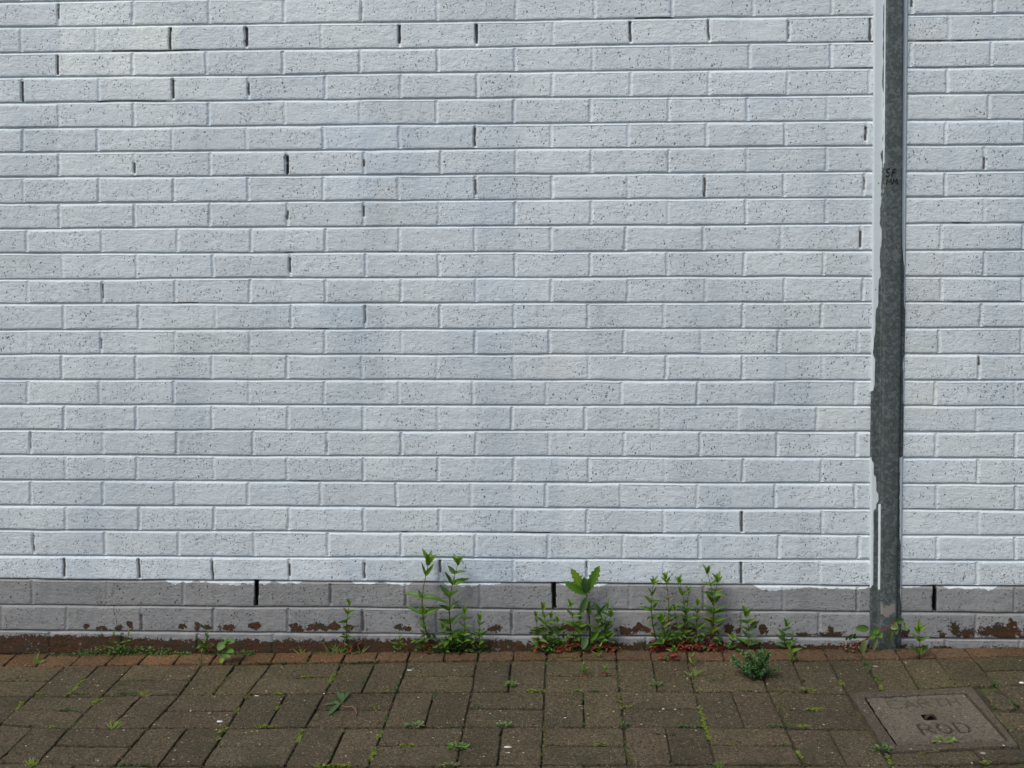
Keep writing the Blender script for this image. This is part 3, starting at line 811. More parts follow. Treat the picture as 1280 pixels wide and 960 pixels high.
extra = [ # right of the regular bond: blocks round the cover (picture measurements of their corners)
 [(1036,825),(1081,824.7),(1102,866),(1060,868)], [(1081,824.7),(1126,824),(1150,863),(1102,866)], [(1126,824),(1170,823),(1196,859),(1150,861)], [(1170,823),(1214.5,821.5),(1245,857),(1196,859)],
 [(1214.5,821.5),(1305,819.5),(1325,836),(1230,838.5)], [(1230,838.5),(1325,836),(1350,853),(1245,857)],
 [(1245,857),(1303,855),(1340,890),(1284,891)], [(1303,855),(1352,854),(1390,888),(1340,890)],
 [(1226,862),(1240,863),(1262,872),(1272,885),(1262,888),(1246,886),(1234,874)],
 [(1238,889),(1285,891.5),(1300,912),(1258,911)], [(1258,911),(1300,912),(1322,938),(1277,938)],
 [(1300,891),(1390,888),(1410,908),(1315,911)], [(1318,911),(1410,908),(1440,932),(1335,934)],
 [(1112,941),(1216,937),(1231,953),(1118,957)], [(1216,937),(1320,936),(1335,951),(1231,953)]]
for qd in extra:
    P = [gp(*p)[:2] for p in qd]
    prism(pv, ccw(P), gap=.002, col=pcol(P[0][1]), rs=rs)
tag(pv.build('block_paving', MAT['paver']), kind='structure')
# ---- course of red blocks along the foot of the wall: x at the wall and x at the outer edge
bj_bot = [3,44.5,87,131,172,216,262,299,337,384,427,468,509,554,597,642,684,727.5,771,815,861,906,950,998,1036,1081,1126,1171,1215,1260,1305]
edge_y = lambda px: float(np.interp(px, [0, 240, 440, 680, 1000, 1214, 1300], [833.5, 829.8, 827, 824.6, 825.5, 821.5, 819.5]))
bd = MB()
ptsb = [gp(px, edge_y(px))[:2] for px in bj_bot]
pitch = .1015
while ptsb[0][0] > -2.4: ptsb.insert(0, np.array([ptsb[0][0] - pitch, ptsb[0][1]]))
while ptsb[-1][0] < 4.8: ptsb.append(np.array([ptsb[-1][0] + pitch, ptsb[-1][1]]))
for a, b in zip(ptsb[:-1], ptsb[1:]):
    t = rs.uniform(.85, 1.15); red = rs.uniform(.90, 1.06) * (1.08 if a[0] < 1.0 else .95)
    yb = -.004 - .003 * rs.random()
    sh = rs.uniform(-.002, .002)
    prism(bd, ccw([a, b, np.array([b[0] + sh, yb]), np.array([a[0] + sh, yb])]), gap=.0022, col=(t * red, t, t * (2 - red)), rs=rs, top=.001)
tag(bd.build('brick_edging', MAT['border']), kind='structure')

# ================================================================== INSPECTION COVER
fc = [gp(*p)[:2] for p in ((1061.6, 867), (1215, 859.5), (1273, 933), (1108, 940.5))]
lc = [gp(*p)[:2] for p in ((1083.5, 873.6), (1206, 868.2), (1256.8, 925.2), (1121.6, 930.8))]
cen = sum(lc) / 4
cover = empty('inspection_cover', (cen[0], cen[1], float(ground_z(*cen))))
tag(cover, 'square concrete earth rod inspection cover set in the block paving', 'manhole cover')
def bil(q, u, v):   # q: tl,tr,br,bl
    return (1 - v) * ((1 - u) * q[0] + u * q[1]) + v * ((1 - u) * q[3] + u * q[2])
# frame: ring relief
fr = MB(); K = 26
def ringpt(t, q):
    s = int(t) % 4; f = t - int(t); return q[s] + (q[(s + 1) % 4] - q[s]) * f
levels = [(0, -.05), (0, -.002), (.02, 0), (.25, .0006), (.5, .0006), (.75, .0004), (.955, 0), (.985, -.001), (.985, -.02)]
vsf = []; n4 = 4 * K
rr = random.Random(9)
for (f, dz) in levels:
    for t in range(n4):
        p0 = ringpt(t / K, fc); p1 = ringpt(t / K, lc); c_ = cen
        p1o = p1 + (p1 - c_) / np.linalg.norm(p1 - c_) * .0065
        p = p0 + (p1o - p0) * f
        jz = rr.uniform(-.0004, .0004) if 0 < f < .95 else 0
        if f < .03: p = p + (cen - p) * rr.uniform(0, .006)
        vsf.append((p[0], p[1], float(ground_z(*p)) + dz + .002 + jz))
fsf = []
for l in range(len(levels) - 1):
    for t in range(n4): fsf.append((l * n4 + t, l * n4 + (t + 1) % n4, (l + 1) * n4 + (t + 1) % n4, (l + 1) * n4 + t)[::-1])
fr.add(vsf, fsf, 0, (.74, .71, .66))
fr.build('frame', MAT['concrete'], cover)
# lid: relief with cast-in lettering and a square lifting hole
def seg_d(px, py, a, b):
    ax, ay = a; bx, by = b; dx, dy = bx - ax, by - ay
    t = np.clip(((px - ax) * dx + (py - ay) * dy) / (dx * dx + dy * dy + 1e-12), 0, 1)
    return np.hypot(px - ax - t * dx, py - ay - t * dy)
GLY = {'E': [((0,0),(0,1)),((0,0),(.75,0)),((0,.5),(.6,.5)),((0,1),(.75,1))], 'A': [((0,1),(.45,0)),((.45,0),(.9,1)),((.18,.65),(.72,.65))],
 'R': [((0,0),(0,1)),((0,0),(.5,0)),((.5,0),(.75,.12)),((.75,.12),(.75,.4)),((.75,.4),(.5,.52)),((.5,.52),(0,.52)),((.4,.52),(.8,1))],
 'T': [((0,0),(.85,0)),((.42,0),(.42,1))], 'H': [((0,0),(0,1)),((.75,0),(.75,1)),((0,.5),(.75,.5))],
 'O': [((.4+.42*math.cos(a*math.pi/8), .5+.5*math.sin(a*math.pi/8)), (.4+.42*math.cos((a+1)*math.pi/8), .5+.5*math.sin((a+1)*math.pi/8))) for a in range(16)],
 'D': [((0,0),(0,1)),((0,0),(.45,0)),((.45,0),(.75,.2)),((.75,.2),(.8,.5)),((.8,.5),(.75,.8)),((.75,.8),(.45,1)),((.45,1),(0,1))]}
n = 190
uu, vv = np.meshgrid(np.linspace(0, 1, n), np.linspace(0, 1, n))
dist = np.full(uu.shape, 9.0)
S = .262
def text(word, u0, v0, w, h, adv):
    global dist
    for k, chh in enumerate(word):
        for a, b in GLY[chh]:
            d = seg_d(uu * S, vv * S, ((u0 + k * adv + a[0] * w) * S, (v0 + a[1] * h) * S), ((u0 + k * adv + b[0] * w) * S, (v0 + b[1] * h) * S))
            dist = np.minimum(dist, d)
text('EARTH', .17, .10, .125, .17, .150)
text('ROD', .30, .64, .14, .20, .172)
groove = 1 - sstep(.0020, .0046, dist + .0012 * (vnoise(uu, vv, 40, 7, 2) - .5))
wornf = .75 + .4 * sstep(.25, .6, vv) ; wornf = wornf * (.55 + .75 * vnoise(uu, vv, 6, 8, 2))
edge_in = np.minimum(np.minimum(uu, 1 - uu), np.minimum(vv, 1 - vv)) * S
h = -.0035 * groove * wornf - .005 * (1 - sstep(0, .005, edge_in)) + .0012 * (vnoise(uu, vv, 30, 9, 3) - .5)
chip = (vnoise(uu, vv, 7, 12, 3) > .64) & (edge_in < .02); h = h - .003 * chip
hole = (np.abs(uu - .46) < .068) & (np.abs(vv - .50) < .066)
pl = np.zeros(uu.shape + (3,)); colL = np.ones(uu.shape + (3,))
for a in range(n):
    for b in range(n):
        p = bil(lc, uu[a, b], vv[a, b]); pl[a, b] = (p[0], p[1], float(ground_z(*p)) + .0035 + h[a, b])
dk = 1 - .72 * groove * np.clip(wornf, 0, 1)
lightpatch = 1 + .18 * sstep(.5, .75, vnoise(uu, vv, 4, 13, 3))
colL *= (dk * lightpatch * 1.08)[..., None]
idx = np.arange(n * n).reshape(n, n)
keep = ~(hole[:-1, :-1] & hole[1:, 1:] & hole[:-1, 1:] & hole[1:, :-1])
qs = np.stack([idx[:-1, :-1], idx[1:, :-1], idx[1:, 1:], idx[:-1, 1:]], -1)[keep]
vl = pl.reshape(-1, 3).tolist(); cl = colL.reshape(-1, 3).tolist()
fl = qs.tolist()
# walls of the lifting hole and the lid's outer sides
ii = np.where(hole.any(0))[0]; jj = np.where(hole.any(1))[0]
def wallloop(ids, depth, flip):
    base = len(vl)
    for i_ in ids: p = vl[i_]; vl.append([p[0], p[1], p[2] - depth]); cl.append([.5, .5, .5])
    m = len(ids)
    for k in range(m):
        f = [ids[k], ids[(k + 1) % m], base + (k + 1) % m, base + k]; fl.append(f[::-1] if flip else f)
i0, i1, j0, j1 = ii[0], ii[-1], jj[0], jj[-1]
wallloop([idx[j0, x] for x in range(i0, i1)] + [idx[y, i1] for y in range(j0, j1)] + [idx[j1, x] for x in range(i1, i0, -1)] + [idx[y, i0] for y in range(j1, j0, -1)], .035, False)
wallloop([idx[0, x] for x in range(0, n - 1)] + [idx[y, n - 1] for y in range(0, n - 1)] + [idx[n - 1, x] for x in range(n - 1, 0, -1)] + [idx[y, 0] for y in range(n - 1, 0, -1)], .03, True)
lm = MB(); lm.v = [tuple(v) for v in vl]; lm.f = [tuple(int(q) for q in f) for f in fl]; lm.m = [0] * len(fl); lm.c = cl
lid = lm.build('lid', MAT['concrete'], cover, smooth=True)
lid['label'] = 'worn concrete lid cast with the words EARTH ROD'
hk = MB(); hc = bil(lc, .485, .50); hz = float(ground_z(*hc)) - .004
hk.tube([(hc[0] - .002 + .012 * math.cos(a), hc[1], hz - .002 + .015 * math.sin(a)) for a in np.linspace(-.3, math.pi + .3, 12)], .0042, 8)
hk.build('lifting_loop', MAT['rust'], cover)
fl2 = MB(); box(fl2, hc[0] - .11, hc[0] + .11, hc[1] - .11, hc[1] + .11, hz - .05, hz - .045)
fl2.build('pit_floor', MAT['soil'], cover)

# ================================================================== PLANTS
def nrm(v): v = np.array(v, float); return v / (np.linalg.norm(v) + 1e-9)
GREEN = (.078, .180, .020); DEEP = (.034, .092, .013); YOUNG = (.150, .260, .030); RED = (.19, .028, .022); BROWN = (.11, .050, .025); BLUEG = (.055, .130, .042)
def mixc(a, b, t): return tuple(x + (y - x) * t for x, y in zip(a, b))
def leaf(mb, base, d, nv, L, W, curl=.2, col=GREEN, shape='lance', seg=7, fold=.25, tooth=0.0):
    """a leaf as a folded, curling blade. d: direction, nv: rough face normal"""
    d = nrm(d); s = nrm(np.cross(d, nv)); up = nrm(np.cross(s, d))
    vs = []; fs = []
    for k in range(seg + 1):
        t = k / seg
        if shape == 'lance': w = math.sin(math.pi * min(1, t * .93 + .07) ** .8) ** .9
        elif shape == 'oval': w = math.sin(math.pi * min(1, t * .95 + .05)) ** .6
        elif shape == 'heart': w = (1 - t) ** .6 * min(1, t * 6 + .3)
        else: w = math.sin(math.pi * min(1, t * .95 + .05) ** 1.2) ** .7
        if t >= 1: w = 0.02
        if tooth: w *= 1 - tooth * (k % 2)
        w *= W / 2
        c = np.array(base) + d * (L * t * (1 - .15 * abs(curl) * t)) - up * (L * curl * t * t)
        vs += [c - s * w + up * w * fold * 2, c - s * w * .5 + up * w * fold * .8, c, c + s * w * .5 + up * w * fold * .8, c + s * w + up * w * fold * 2]
        if k:
            a = (k - 1) * 5; b = k * 5
            for q in range(4): fs.append((a + q, a + q + 1, b + q + 1, b + q))
    mb.add(vs, fs, 0, col)
def cpt(P, t):
    f = t * (len(P) - 1); i = min(int(f), len(P) - 2); return P[i] + (P[i + 1] - P[i]) * (f - i)
def base_pt(px, py):
    g = gp(px, py); y = min(g[1], -.007); x = wp(px, py, y)[0]
    return np.array([x, y, float(ground_z(x, y)) - .004])
def herb(base_px, tip_px, nodes, leaf_px=11, label='', seed=0, red=.5, bush=0, lean_out=.03, nodes_at=None, tuft=6, wid=.31, col=GREEN, stemcol=(.10, .055, .035), group='weeds at the foot of the wall', redleaf=0, name='willowherb', cat='weed'):
    r = random.Random(seed * 13 + 5)
    b = base_pt(*base_px); yt = min(b[1] - lean_out, -.02)
    t = wp(tip_px[0], tip_px[1], yt)
    H = np.linalg.norm(t - b)
    bow = np.array([r.uniform(-.09, .09), r.uniform(-.06, .0), 0]) * H
    P = [b + (t - b) * k / 8 + bow * math.sin(math.pi * k / 8) for k in range(9)]
    root = empty(name, tuple(b)); tag(root, label, cat, group)
    st = MB(); rad = max(.0010, .0045 * H ** .6)
    rad = min(rad, .0022)
    st.tube(P, [rad * (1.15 - .7 * k / 8) for k in range(9)], 6, 0, None)
    st.c = [mixc(mixc(stemcol, (.16, .02, .015), red), col, min(1, (v[2] - b[2]) / H * .9)) for v in st.v]
    st.build('stem', MAT['leaf'], root, True)
    fo = MB(); rl = MB(); Lm = leaf_px * 1.3 / 427.0
    ts = nodes_at or [(.10 + .80 * (k + .3) / nodes) for k in range(nodes)]
    for k, tt in enumerate(ts):
        p = cpt(P, tt); az = (k % 2) * math.pi / 2 + r.uniform(-.35, .35) + (.35 if k % 2 else 0)
        L = Lm * (1.0 - .35 * abs(tt - .5)) * r.uniform(.65, 1.25)
        for sgn in (0, math.pi):
            a = az + sgn + r.uniform(-.5, .5)
            el = r.uniform(.3, 1.1) + tt * .2
            d = np.array([math.cos(a) * math.cos(el), -abs(math.sin(a)) * math.cos(el) * .8 if r.random() < .75 else math.sin(a) * .3, math.sin(el)])
            if k % 2: d = nrm(d + np.array([(.5 if sgn else -.5), -.25, 0]))
            isred = tt < .22 and r.random() < redleaf
            tgt = rl if isred else fo
            c_ = mixc(RED, BROWN, r.random() * .5) if isred else mixc(mixc(DEEP, col, r.random()), YOUNG, max(0, tt - .5) * r.random())
            if not isred and r.random() < .07: c_ = mixc(c_, (.20, .17, .04), r.uniform(.4, .9))
            if not isred and tt < .3 and r.random() < redleaf * .5: c_ = mixc(c_, (.20, .09, .02), .6)
            leaf(tgt, p, d, (r.uniform(-.5, .5), -.75, r.uniform(.4, 1)), L, L * wid * r.uniform(.7, 1.25), r.uniform(-.1, .8), c_)
            # axil tuft
            if r.random() < .85:
                leaf(fo, p, nrm(d * .5 + np.array([0, -.2, .8])), (0, -1, .3), L * .45, L * .14, .1, mixc(col, YOUNG, r.random()))
    for k in range(tuft):
        a = 2 * math.pi * k / tuft + r.random(); el = r.uniform(.75, 1.35)
        d = np.array([math.cos(a) * math.cos(el), math.sin(a) * math.cos(el), math.sin(el)])
        leaf(fo, P[-1] - np.array([0, 0, .004 * (k % 3)]), d, (-d[0], -1, .2), Lm * r.uniform(.45, .8), Lm * .21, r.uniform(-.1, .2), mixc(GREEN, YOUNG, r.random()))
    for k in range(int(redleaf * 16 * min(1, H / .12))):      # fallen-looking red leaves round the foot
        p = b + np.array([r.uniform(-.022, .022), r.uniform(-.016, .0), r.uniform(.002, .026)]); a = r.uniform(0, 6.28)
        LL = r.uniform(.010, .022); leaf(rl, p, (math.cos(a), -abs(math.sin(a)), r.uniform(-.4, .5)), (0, -.8, .6), LL, LL * .42, .3, mixc(RED, (.30, .055, .03), r.random()) if r.random() < .75 else BROWN)
    for k in range(int(bush * 1.3)):      # crowded shoots at the foot
        p = b + np.array([r.uniform(-.028, .028), r.uniform(-.02, .002), .003 + r.uniform(0, .055) * min(1, H / .12)])
        p[1] = min(p[1], -.006)
        a = r.uniform(0, 2 * math.pi); el = r.uniform(-.2, 1.0)
        d = np.array([math.cos(a) * math.cos(el), -abs(math.sin(a)) * math.cos(el), math.sin(el)])
        isred = p[2] - b[2] < .03 and r.random() < redleaf
        tgt = rl if isred else fo
        c_ = mixc(RED, BROWN, r.random() * .6) if isred else mixc(DEEP, mixc(GREEN, YOUNG, r.random() * .6), r.random())
        LL = Lm * r.uniform(.35, .8); leaf(tgt, p, d, (r.uniform(-.3, .3), -.6, .8), LL, LL * wid * 1.45, r.uniform(0, .5), c_)
    fo.build('foliage', MAT['leaf'], root, True)
    if rl.v:
        o = rl.build('red_leaves', MAT['leaf'], root, True); o['label'] = 'old leaves turned red at the foot of the stem'
    return root

def col_lab(s): return s
herb((437,812),(437,754),5,9,'short willowherb alone on the left, standing under a flaked strip of the plinth',1,bush=8,redleaf=.4)
herb((541.5,808),(536,703),4,20,'tall thin willowherb on bare red stem, leftmost of the tall ones',2,nodes_at=[.44,.62,.86],bush=0,red=1.0,wid=.24,tuft=8,redleaf=.2)
herb((532,809),(530,764),5,10,'short leafy willowherb at the foot of the tall red-stemmed weed',3,bush=14,redleaf=.3)
herb((570,808),(573,703),7,15,'tall willowherb with a bushy foot, right one of the tallest two in the left clump',4,nodes_at=[.2,.33,.48,.62,.76,.88],bush=26,wid=.33,tuft=8)
herb((556,809),(554,784),4,10,'low bright weed tucked between the tall stems of the left clump',5,bush=14,red=.2)
herb((580,806),(581,764),5,10,'short shoot pressed against the right side of the bushy tall weed',6,bush=8)
herb((601,811),(600,772),5,10,'small willowherb standing alone just right of the left clump',7,bush=9)
herb((499,812),(500,798),2,7,'tiny seedling at the wall between the lone willowherb and the left clump',8,tuft=3,bush=5,name='seedling',cat='seedling')
herb((674,806),(670,768),5,9,'outer left shoot of the weed clump beside the middle weep slot',9,bush=10,redleaf=.35)
herb((682,806),(679,760),5,11,'tallest shoot left of the broad toothed thistle, below the middle weep slot',10,bush=10,redleaf=.3)
herb((690,807),(689,770),5,9,'leaning leafy shoot between the two shoots left of the toothed thistle',11,bush=12,redleaf=.3)
herb((700,807),(697,775),4,9,'short shoot with a brown dead leaf at its foot left of the toothed thistle',12,bush=8,redleaf=.7)
herb((714,804),(713,755),4,10,'slim dark red stemmed shoot directly left of the toothed thistle',13,bush=9,red=1,redleaf=.5)
herb((727,802),(725,772),4,11,'leafy shoot hidden behind the stem of the toothed thistle',14,bush=12)
herb((751,806),(749,766),4,12,'shoot with bright red old leaves right of the toothed thistle',15,bush=16,redleaf=.8)
herb((761,806),(764,768),4,11,'rightmost shoot of the middle clump leaning to the right',16,bush=10,redleaf=.6)
herb((758,806),(759,758),4,10,'upright shoot between the red-leaved and the leaning shoot of the middle clump',161,bush=4,redleaf=.3)
herb((745,823),(749,809),1,8,'two-leaved seedling in the red edging bricks below the toothed thistle',17,tuft=2,lean_out=.0,name='seedling',cat='seedling',col=YOUNG)
herb((825,806),(817,728),7,11,'leftmost tall willowherb of the right clump, over scarlet ground leaves',18,bush=14,redleaf=.9)
herb((829,806),(832,721),6,10,'second willowherb of the right clump, thin and straight with sparse low leaves',19,nodes_at=[.45,.55,.7,.82,.92],bush=0,redleaf=.2)
herb((829,808),(827,774),5,12,'short yellow-green shoot in front of the two left stems of the right clump',20,bush=14,redleaf=.3,col=(.075,.14,.03))
herb((850,807),(849,726),6,11,'third tall willowherb of the right clump, leaning slightly left',21,bush=10,redleaf=.6)
herb((847,807),(843,760),4,10,'side shoot at the left of the third tall willowherb of the right clump',22,bush=4,redleaf=.4)
herb((867,807),(861,738),6,10,'pale tipped willowherb in the middle of the right clump',23,bush=10,redleaf=.8)
herb((870,807),(872,754),5,10,'shorter willowherb right beside the pale tipped one in the right clump',24,bush=8,redleaf=.7)
herb((883,807),(884,714),7,12,'tallest willowherb of the right clump, over crimson leaves',25,bush=10,redleaf=.9,tuft=9)
herb((897,807),(897,725),5,14,'last tall willowherb at the right end of the right clump, leaves in level pairs',26,nodes_at=[.3,.42,.56,.7,.84],bush=6,redleaf=.9,wid=.22)
herb((914,809),(916,797),2,11,'grey-green seedling at the wall right of the right clump',27,tuft=5,col=BLUEG,name='seedling',cat='seedling',bush=3)
herb((935,805),(932,768),4,14,'pale stemmed willowherb alone, left of the dark low bush',28,stemcol=(.2,.19,.15),red=.0,wid=.28)
herb((984,806),(983,780),4,12,'small weed alone against the plinth right of the dark low bush',29,wid=.34,col=BLUEG)
herb((992,828),(988,806),2,9,'red stemmed shoot growing out of the red edging right of the bush',30,red=1,tuft=5,lean_out=.0,wid=.3)
herb((836,824),(842,812),3,9,'creeping red and green shoot lying over the edging below the right clump',31,red=1,redleaf=.7,bush=8,lean_out=.0)
herb((1149,822),(1148,788),2,15,'small willowherb with V shaped top just right of the steel channel',32,red=.9,wid=.3,tuft=5,lean_out=.01)
herb((866,832),(865,820),1,6,'tiny pale seedling below the middle of the right clump',33,tuft=3,lean_out=0,name='seedling',cat='seedling',col=YOUNG)
herb((252,832),(252,814),1,6,'red stemmed tiny seedling in the edging left of the broad leaved seedling',34,tuft=3,red=1,lean_out=0,name='seedling',cat='seedling',col=DEEP)
herb((49,829),(46,824),1,10,'tiny two-leaved seedling in the left part of the edging',35,tuft=2,lean_out=0,name='seedling',cat='seedling',col=YOUNG)
herb((259,812),(259,795),3,8,'dark small shoot against the flaked bottom brick, left side',36,bush=8,red=.7,redleaf=.2,col=DEEP)
herb((146,806),(143,792),2,7,'light green sprig rooted in the cracked joint, left of its twin',37,tuft=3,col=YOUNG,bush=2)
herb((158,806),(161,792),2,7,'light green sprig rooted in the cracked joint, right of its twin',38,tuft=3,col=YOUNG,bush=2)
herb((760,845),(757,834),2,6,'small red based seedling in the paving, in front of the middle clump',39,tuft=3,lean_out=0,redleaf=.8,bush=3,name='seedling',cat='seedling')
herb((731,843),(729,830),2,6,'green seedling left beside the red based seedling in front of the middle clump',391,tuft=3,lean_out=0,redleaf=.4,bush=3,name='seedling',cat='seedling')

# --- sow thistle with big toothed leaves
b = base_pt(738, 804); root = empty('sow_thistle', tuple(b))
tag(root, 'broad leaved toothed sow thistle rising highest in the middle clump', 'weed', 'weeds at the foot of the wall')
P = [b, wp(737, 780, -.02), wp(735, 760, -.028), wp(733, 742, -.03), wp(733, 735, -.03)]
st = MB(); st.tube(P, [.0034, .0032, .0028, .0024, .0016], 7, 0, (.10, .12, .035)); st.build('stem', MAT['leaf'], root, True)
fo = MB()
def leafpx(mb, a, b_, y0, y1, W, **kw):
    p = wp(a[0], a[1], y0); q_ = wp(b_[0], b_[1], y1); d = q_ - p
    leaf(mb, p, d, kw.pop('nv', (0, -1, .25)), np.linalg.norm(d), W / 427, **kw)
for a, e, y1, W, c_, crl in [((733,741),(714,711),-.05,13,YOUNG,.12),((733,741),(749,708),-.05,14,GREEN,.12),((732,743),(707,728),-.06,12,GREEN,.2),((733,742),(743,718),-.035,10,BLUEG,.0),((733,742),(730,722),-.05,12,BLUEG,.1),
        ((734,746),(726,767),-.05,11,(.030,.080,.016),.1),((736,752),(737,770),-.04,8,DEEP,.1)]:
    leafpx(fo, a, e, -.03, y1, W, curl=crl, col=c_, shape='x', seg=14, tooth=.34, fold=.12)
leafpx(fo, (733,797), (728,811), -.03, -.055, 9, curl=.1, col=(.045,.10,.04), shape='oval', seg=10, fold=.1)
leafpx(fo, (738,800), (748,790), -.03, -.05, 7, curl=.1, col=GREEN, shape='oval', seg=8)
fo.build('foliage', MAT['leaf'], root, True)
rl = MB()
for (a, e) in (((722,802),(713,806)),((724,803),(719,808)),((716,800),(709,797))): leafpx(rl, a, e, -.02, -.035, 4, curl=.2, col=RED)
rl.build('red_leaves', MAT['leaf'], root, True)
# thistle-like side leaf at the right of the clump
b = base_pt(753, 806); root = empty('sow_thistle', tuple(b)); tag(root, 'smaller toothed weed in the middle clump with a bluish drooping leaf', 'weed', 'weeds at the foot of the wall')
st = MB(); st.tube([b, wp(752, 780, -.03), wp(751, 765, -.04)], [.002, .0018, .0012], 6, 0, (.1, .08, .03)); st.build('stem', MAT['leaf'], root, True)
fo = MB()
for a, e in (((751,765),(742,754)),((751,765),(758,757)),((751,766),(760,770)),((751,768),(743,772))): leafpx(fo, a, e, -.04, -.055, 7, curl=.25, col=BLUEG, shape='x', seg=10, tooth=.3)
fo.build('foliage', MAT['leaf'], root, True)

# --- broad leaved seedling, left
b = base_pt(279, 826); root = empty('broadleaf_seedling', tuple(b)); tag(root, 'broad heart leaved light green seedling at the wall on the left', 'weed', 'weeds at the foot of the wall')
st = MB(); st.tube([b, wp(281, 815, b[1]), wp(281, 806, b[1] - .01)], .0013, 6, 0, (.14, .08, .04)); st.build('stem', MAT['leaf'], root, True)
fo = MB()
for a, e, W, c_ in (((281,803),(272,812),11,(.09,.17,.045)),((280,802),(292,801),9,(.08,.16,.04)),((281,813),(286,821),12,(.075,.15,.035)),((279,822),(276,828),6,YOUNG),((281,806),(283,799),6,GREEN),((282,812),(291,814),8,GREEN)):
    leafpx(fo, a, e, b[1] - .005, b[1] - .03, W, curl=.15, col=c_, shape='oval', seg=8, fold=.12, nv=(0, -.8, .7))
fo.build('foliage', MAT['leaf'], root, True)

# --- dark low bush in the paving
b = gp(948, 846); root = empty('low_bush', tuple(b)); tag(root, 'dense low dark green bushy weed growing out of the block paving', 'bush')
rb = random.Random(44); tw = MB(); fo = MB()
for k in range(44):
    a = rb.uniform(0, 2 * math.pi); el = rb.uniform(.35, 1.35); L = rb.uniform(.055, .085) * (1 if el < 1.0 else .95)
    d = np.array([math.cos(a) * math.cos(el), math.sin(a) * math.cos(el) * .8, math.sin(el)])
    e = b + d * L; m_ = b + d * L * .5 - np.array([0, 0, .006])
    tw.tube([b, m_, e], [.0013, .001, .0006], 5, 0, (.07, .06, .03))
    for q_ in range(11):
        t = .3 + .72 * q_ / 10; p = b + (m_ - b) * min(1, t * 2) + (e - m_) * max(0, t * 2 - 1)
        for sgn in (1, -1):
            dd = nrm(d + sgn * np.array([rb.uniform(-1, 1), rb.uniform(-1, 1), rb.uniform(-.2, .9)]))
            leaf(fo, p, dd, (rb.uniform(-.5, .5), -.6, .8), rb.uniform(.007, .011), rb.uniform(.004, .0065), .2, mixc((.026, .085, .026), (.085, .20, .065), rb.random()), 'oval', 3)
tw.build('twigs', MAT['leaf'], root, True); fo.build('foliage', MAT['leaf'], root, True)

# --- creeping stem at the foot of the channel
b = base_pt(1062, 808); root = empty('creeping_weed', tuple(b)); tag(root, 'creeping weed with a long red stem slanting across the foot of the steel channel', 'weed')
st = MB(); P = [b, wp(1075, 803, -.03), wp(1090, 796, -.035), wp(1104, 788, -.035), wp(1113, 782, -.035), wp(1119, 777, -.03), wp(1125, 776, -.025), wp(1132, 780, -.03)]
st.tube(P, [.0024, .0024, .0022, .002, .0017, .0014, .001, .0008], 7, 0, (.16, .028, .022)); st.build('stem', MAT['leaf'], root, True)
fo = MB()
for a, e, W, c_, sh in [((1086,786),(1070,785),9,(.08,.16,.035),'oval'),((1094,792),(1087,798),7,GREEN,'oval'),((1091,789),(1099,787),10,(.07,.15,.03),'oval'),((1097,791),(1103,797),7,GREEN,'oval'),((1080,800),(1078,818),8,(.10,.14,.05),'oval'),
    ((1096,798),(1092,814),5,(.12,.14,.05),'lance'),((1115,782),(1113,806),6,(.06,.10,.025),'lance'),((1119,778),(1121,794),6,(.14,.16,.07),'oval'),((1120,777),(1130,775),7,DEEP,'oval'),((1131,780),(1133,788),5,GREEN,'oval'),((1113,783),(1122,785),7,(.10,.16,.05),'oval')]:
    leafpx(fo, a, e, -.035, -.048, W, curl=.15, col=c_, shape=sh, seg=8, fold=.14)
fo.build('foliage', MAT['leaf'], root, True)
sd_ = MB()
for k in range(34):
    p = base_pt(1052 + rb.random() * 22, 812); p += np.array([0, -.01 - rb.random() * .02, .005 + rb.random() * .03])
    sd_.blob(p, .002 + rb.random() * .0018, k, 0, mixc((.10, .04, .025), (.25, .16, .12), rb.random()))
for k in range(8):
    p = base_pt(1062 + rb.uniform(-6, 6), 800); p[2] += .03 + rb.random() * .012
    leaf(sd_, p, (rb.uniform(-1, 1), -.5, .6), (0, -1, .3), .014, .007, .1, DEEP, 'oval', 4)
sd_.build('seed_heads', MAT['leaf'], root, True)

# --- flat weed on the paving with a dead curled stem
b = gp(428, 880); root = empty('rosette_weed', tuple(b)); tag(root, 'flat grey-green weed on the paving with a curled brown dead stem', 'weed')
fo = MB()
for a, e, W in (((428,879),(421,868),8),((428,879),(437,867),7),((426,880),(410,896),11),((427,880),(403,884),6),((429,879),(427,870),8),((424,884),(417,879),7)):
    p = gp(*a); q_ = gp(*e); p = p + np.array([0, 0, .004]); q_ = q_ + np.array([0, 0, .010 if e[1] > 875 else .014])
    leaf(fo, p, q_ - p, (0, -.3, 1), np.linalg.norm(q_ - p), W / 640, .1, mixc(BLUEG, (.06, .10, .05), rb.random()), 'x', 10, .12, .35)
fo.build('foliage', MAT['leaf'], root, True)
st = MB(); st.tube([gp(x, y) + np.array([0, 0, .004]) for x, y in ((427,884),(434,886),(440,885),(444,888),(446,893),(444,897))], [.0016, .002, .002, .0018, .0016, .001], 6, 0, (.22, .12, .08))
st.build('dead_stem', MAT['leaf'], root, True)

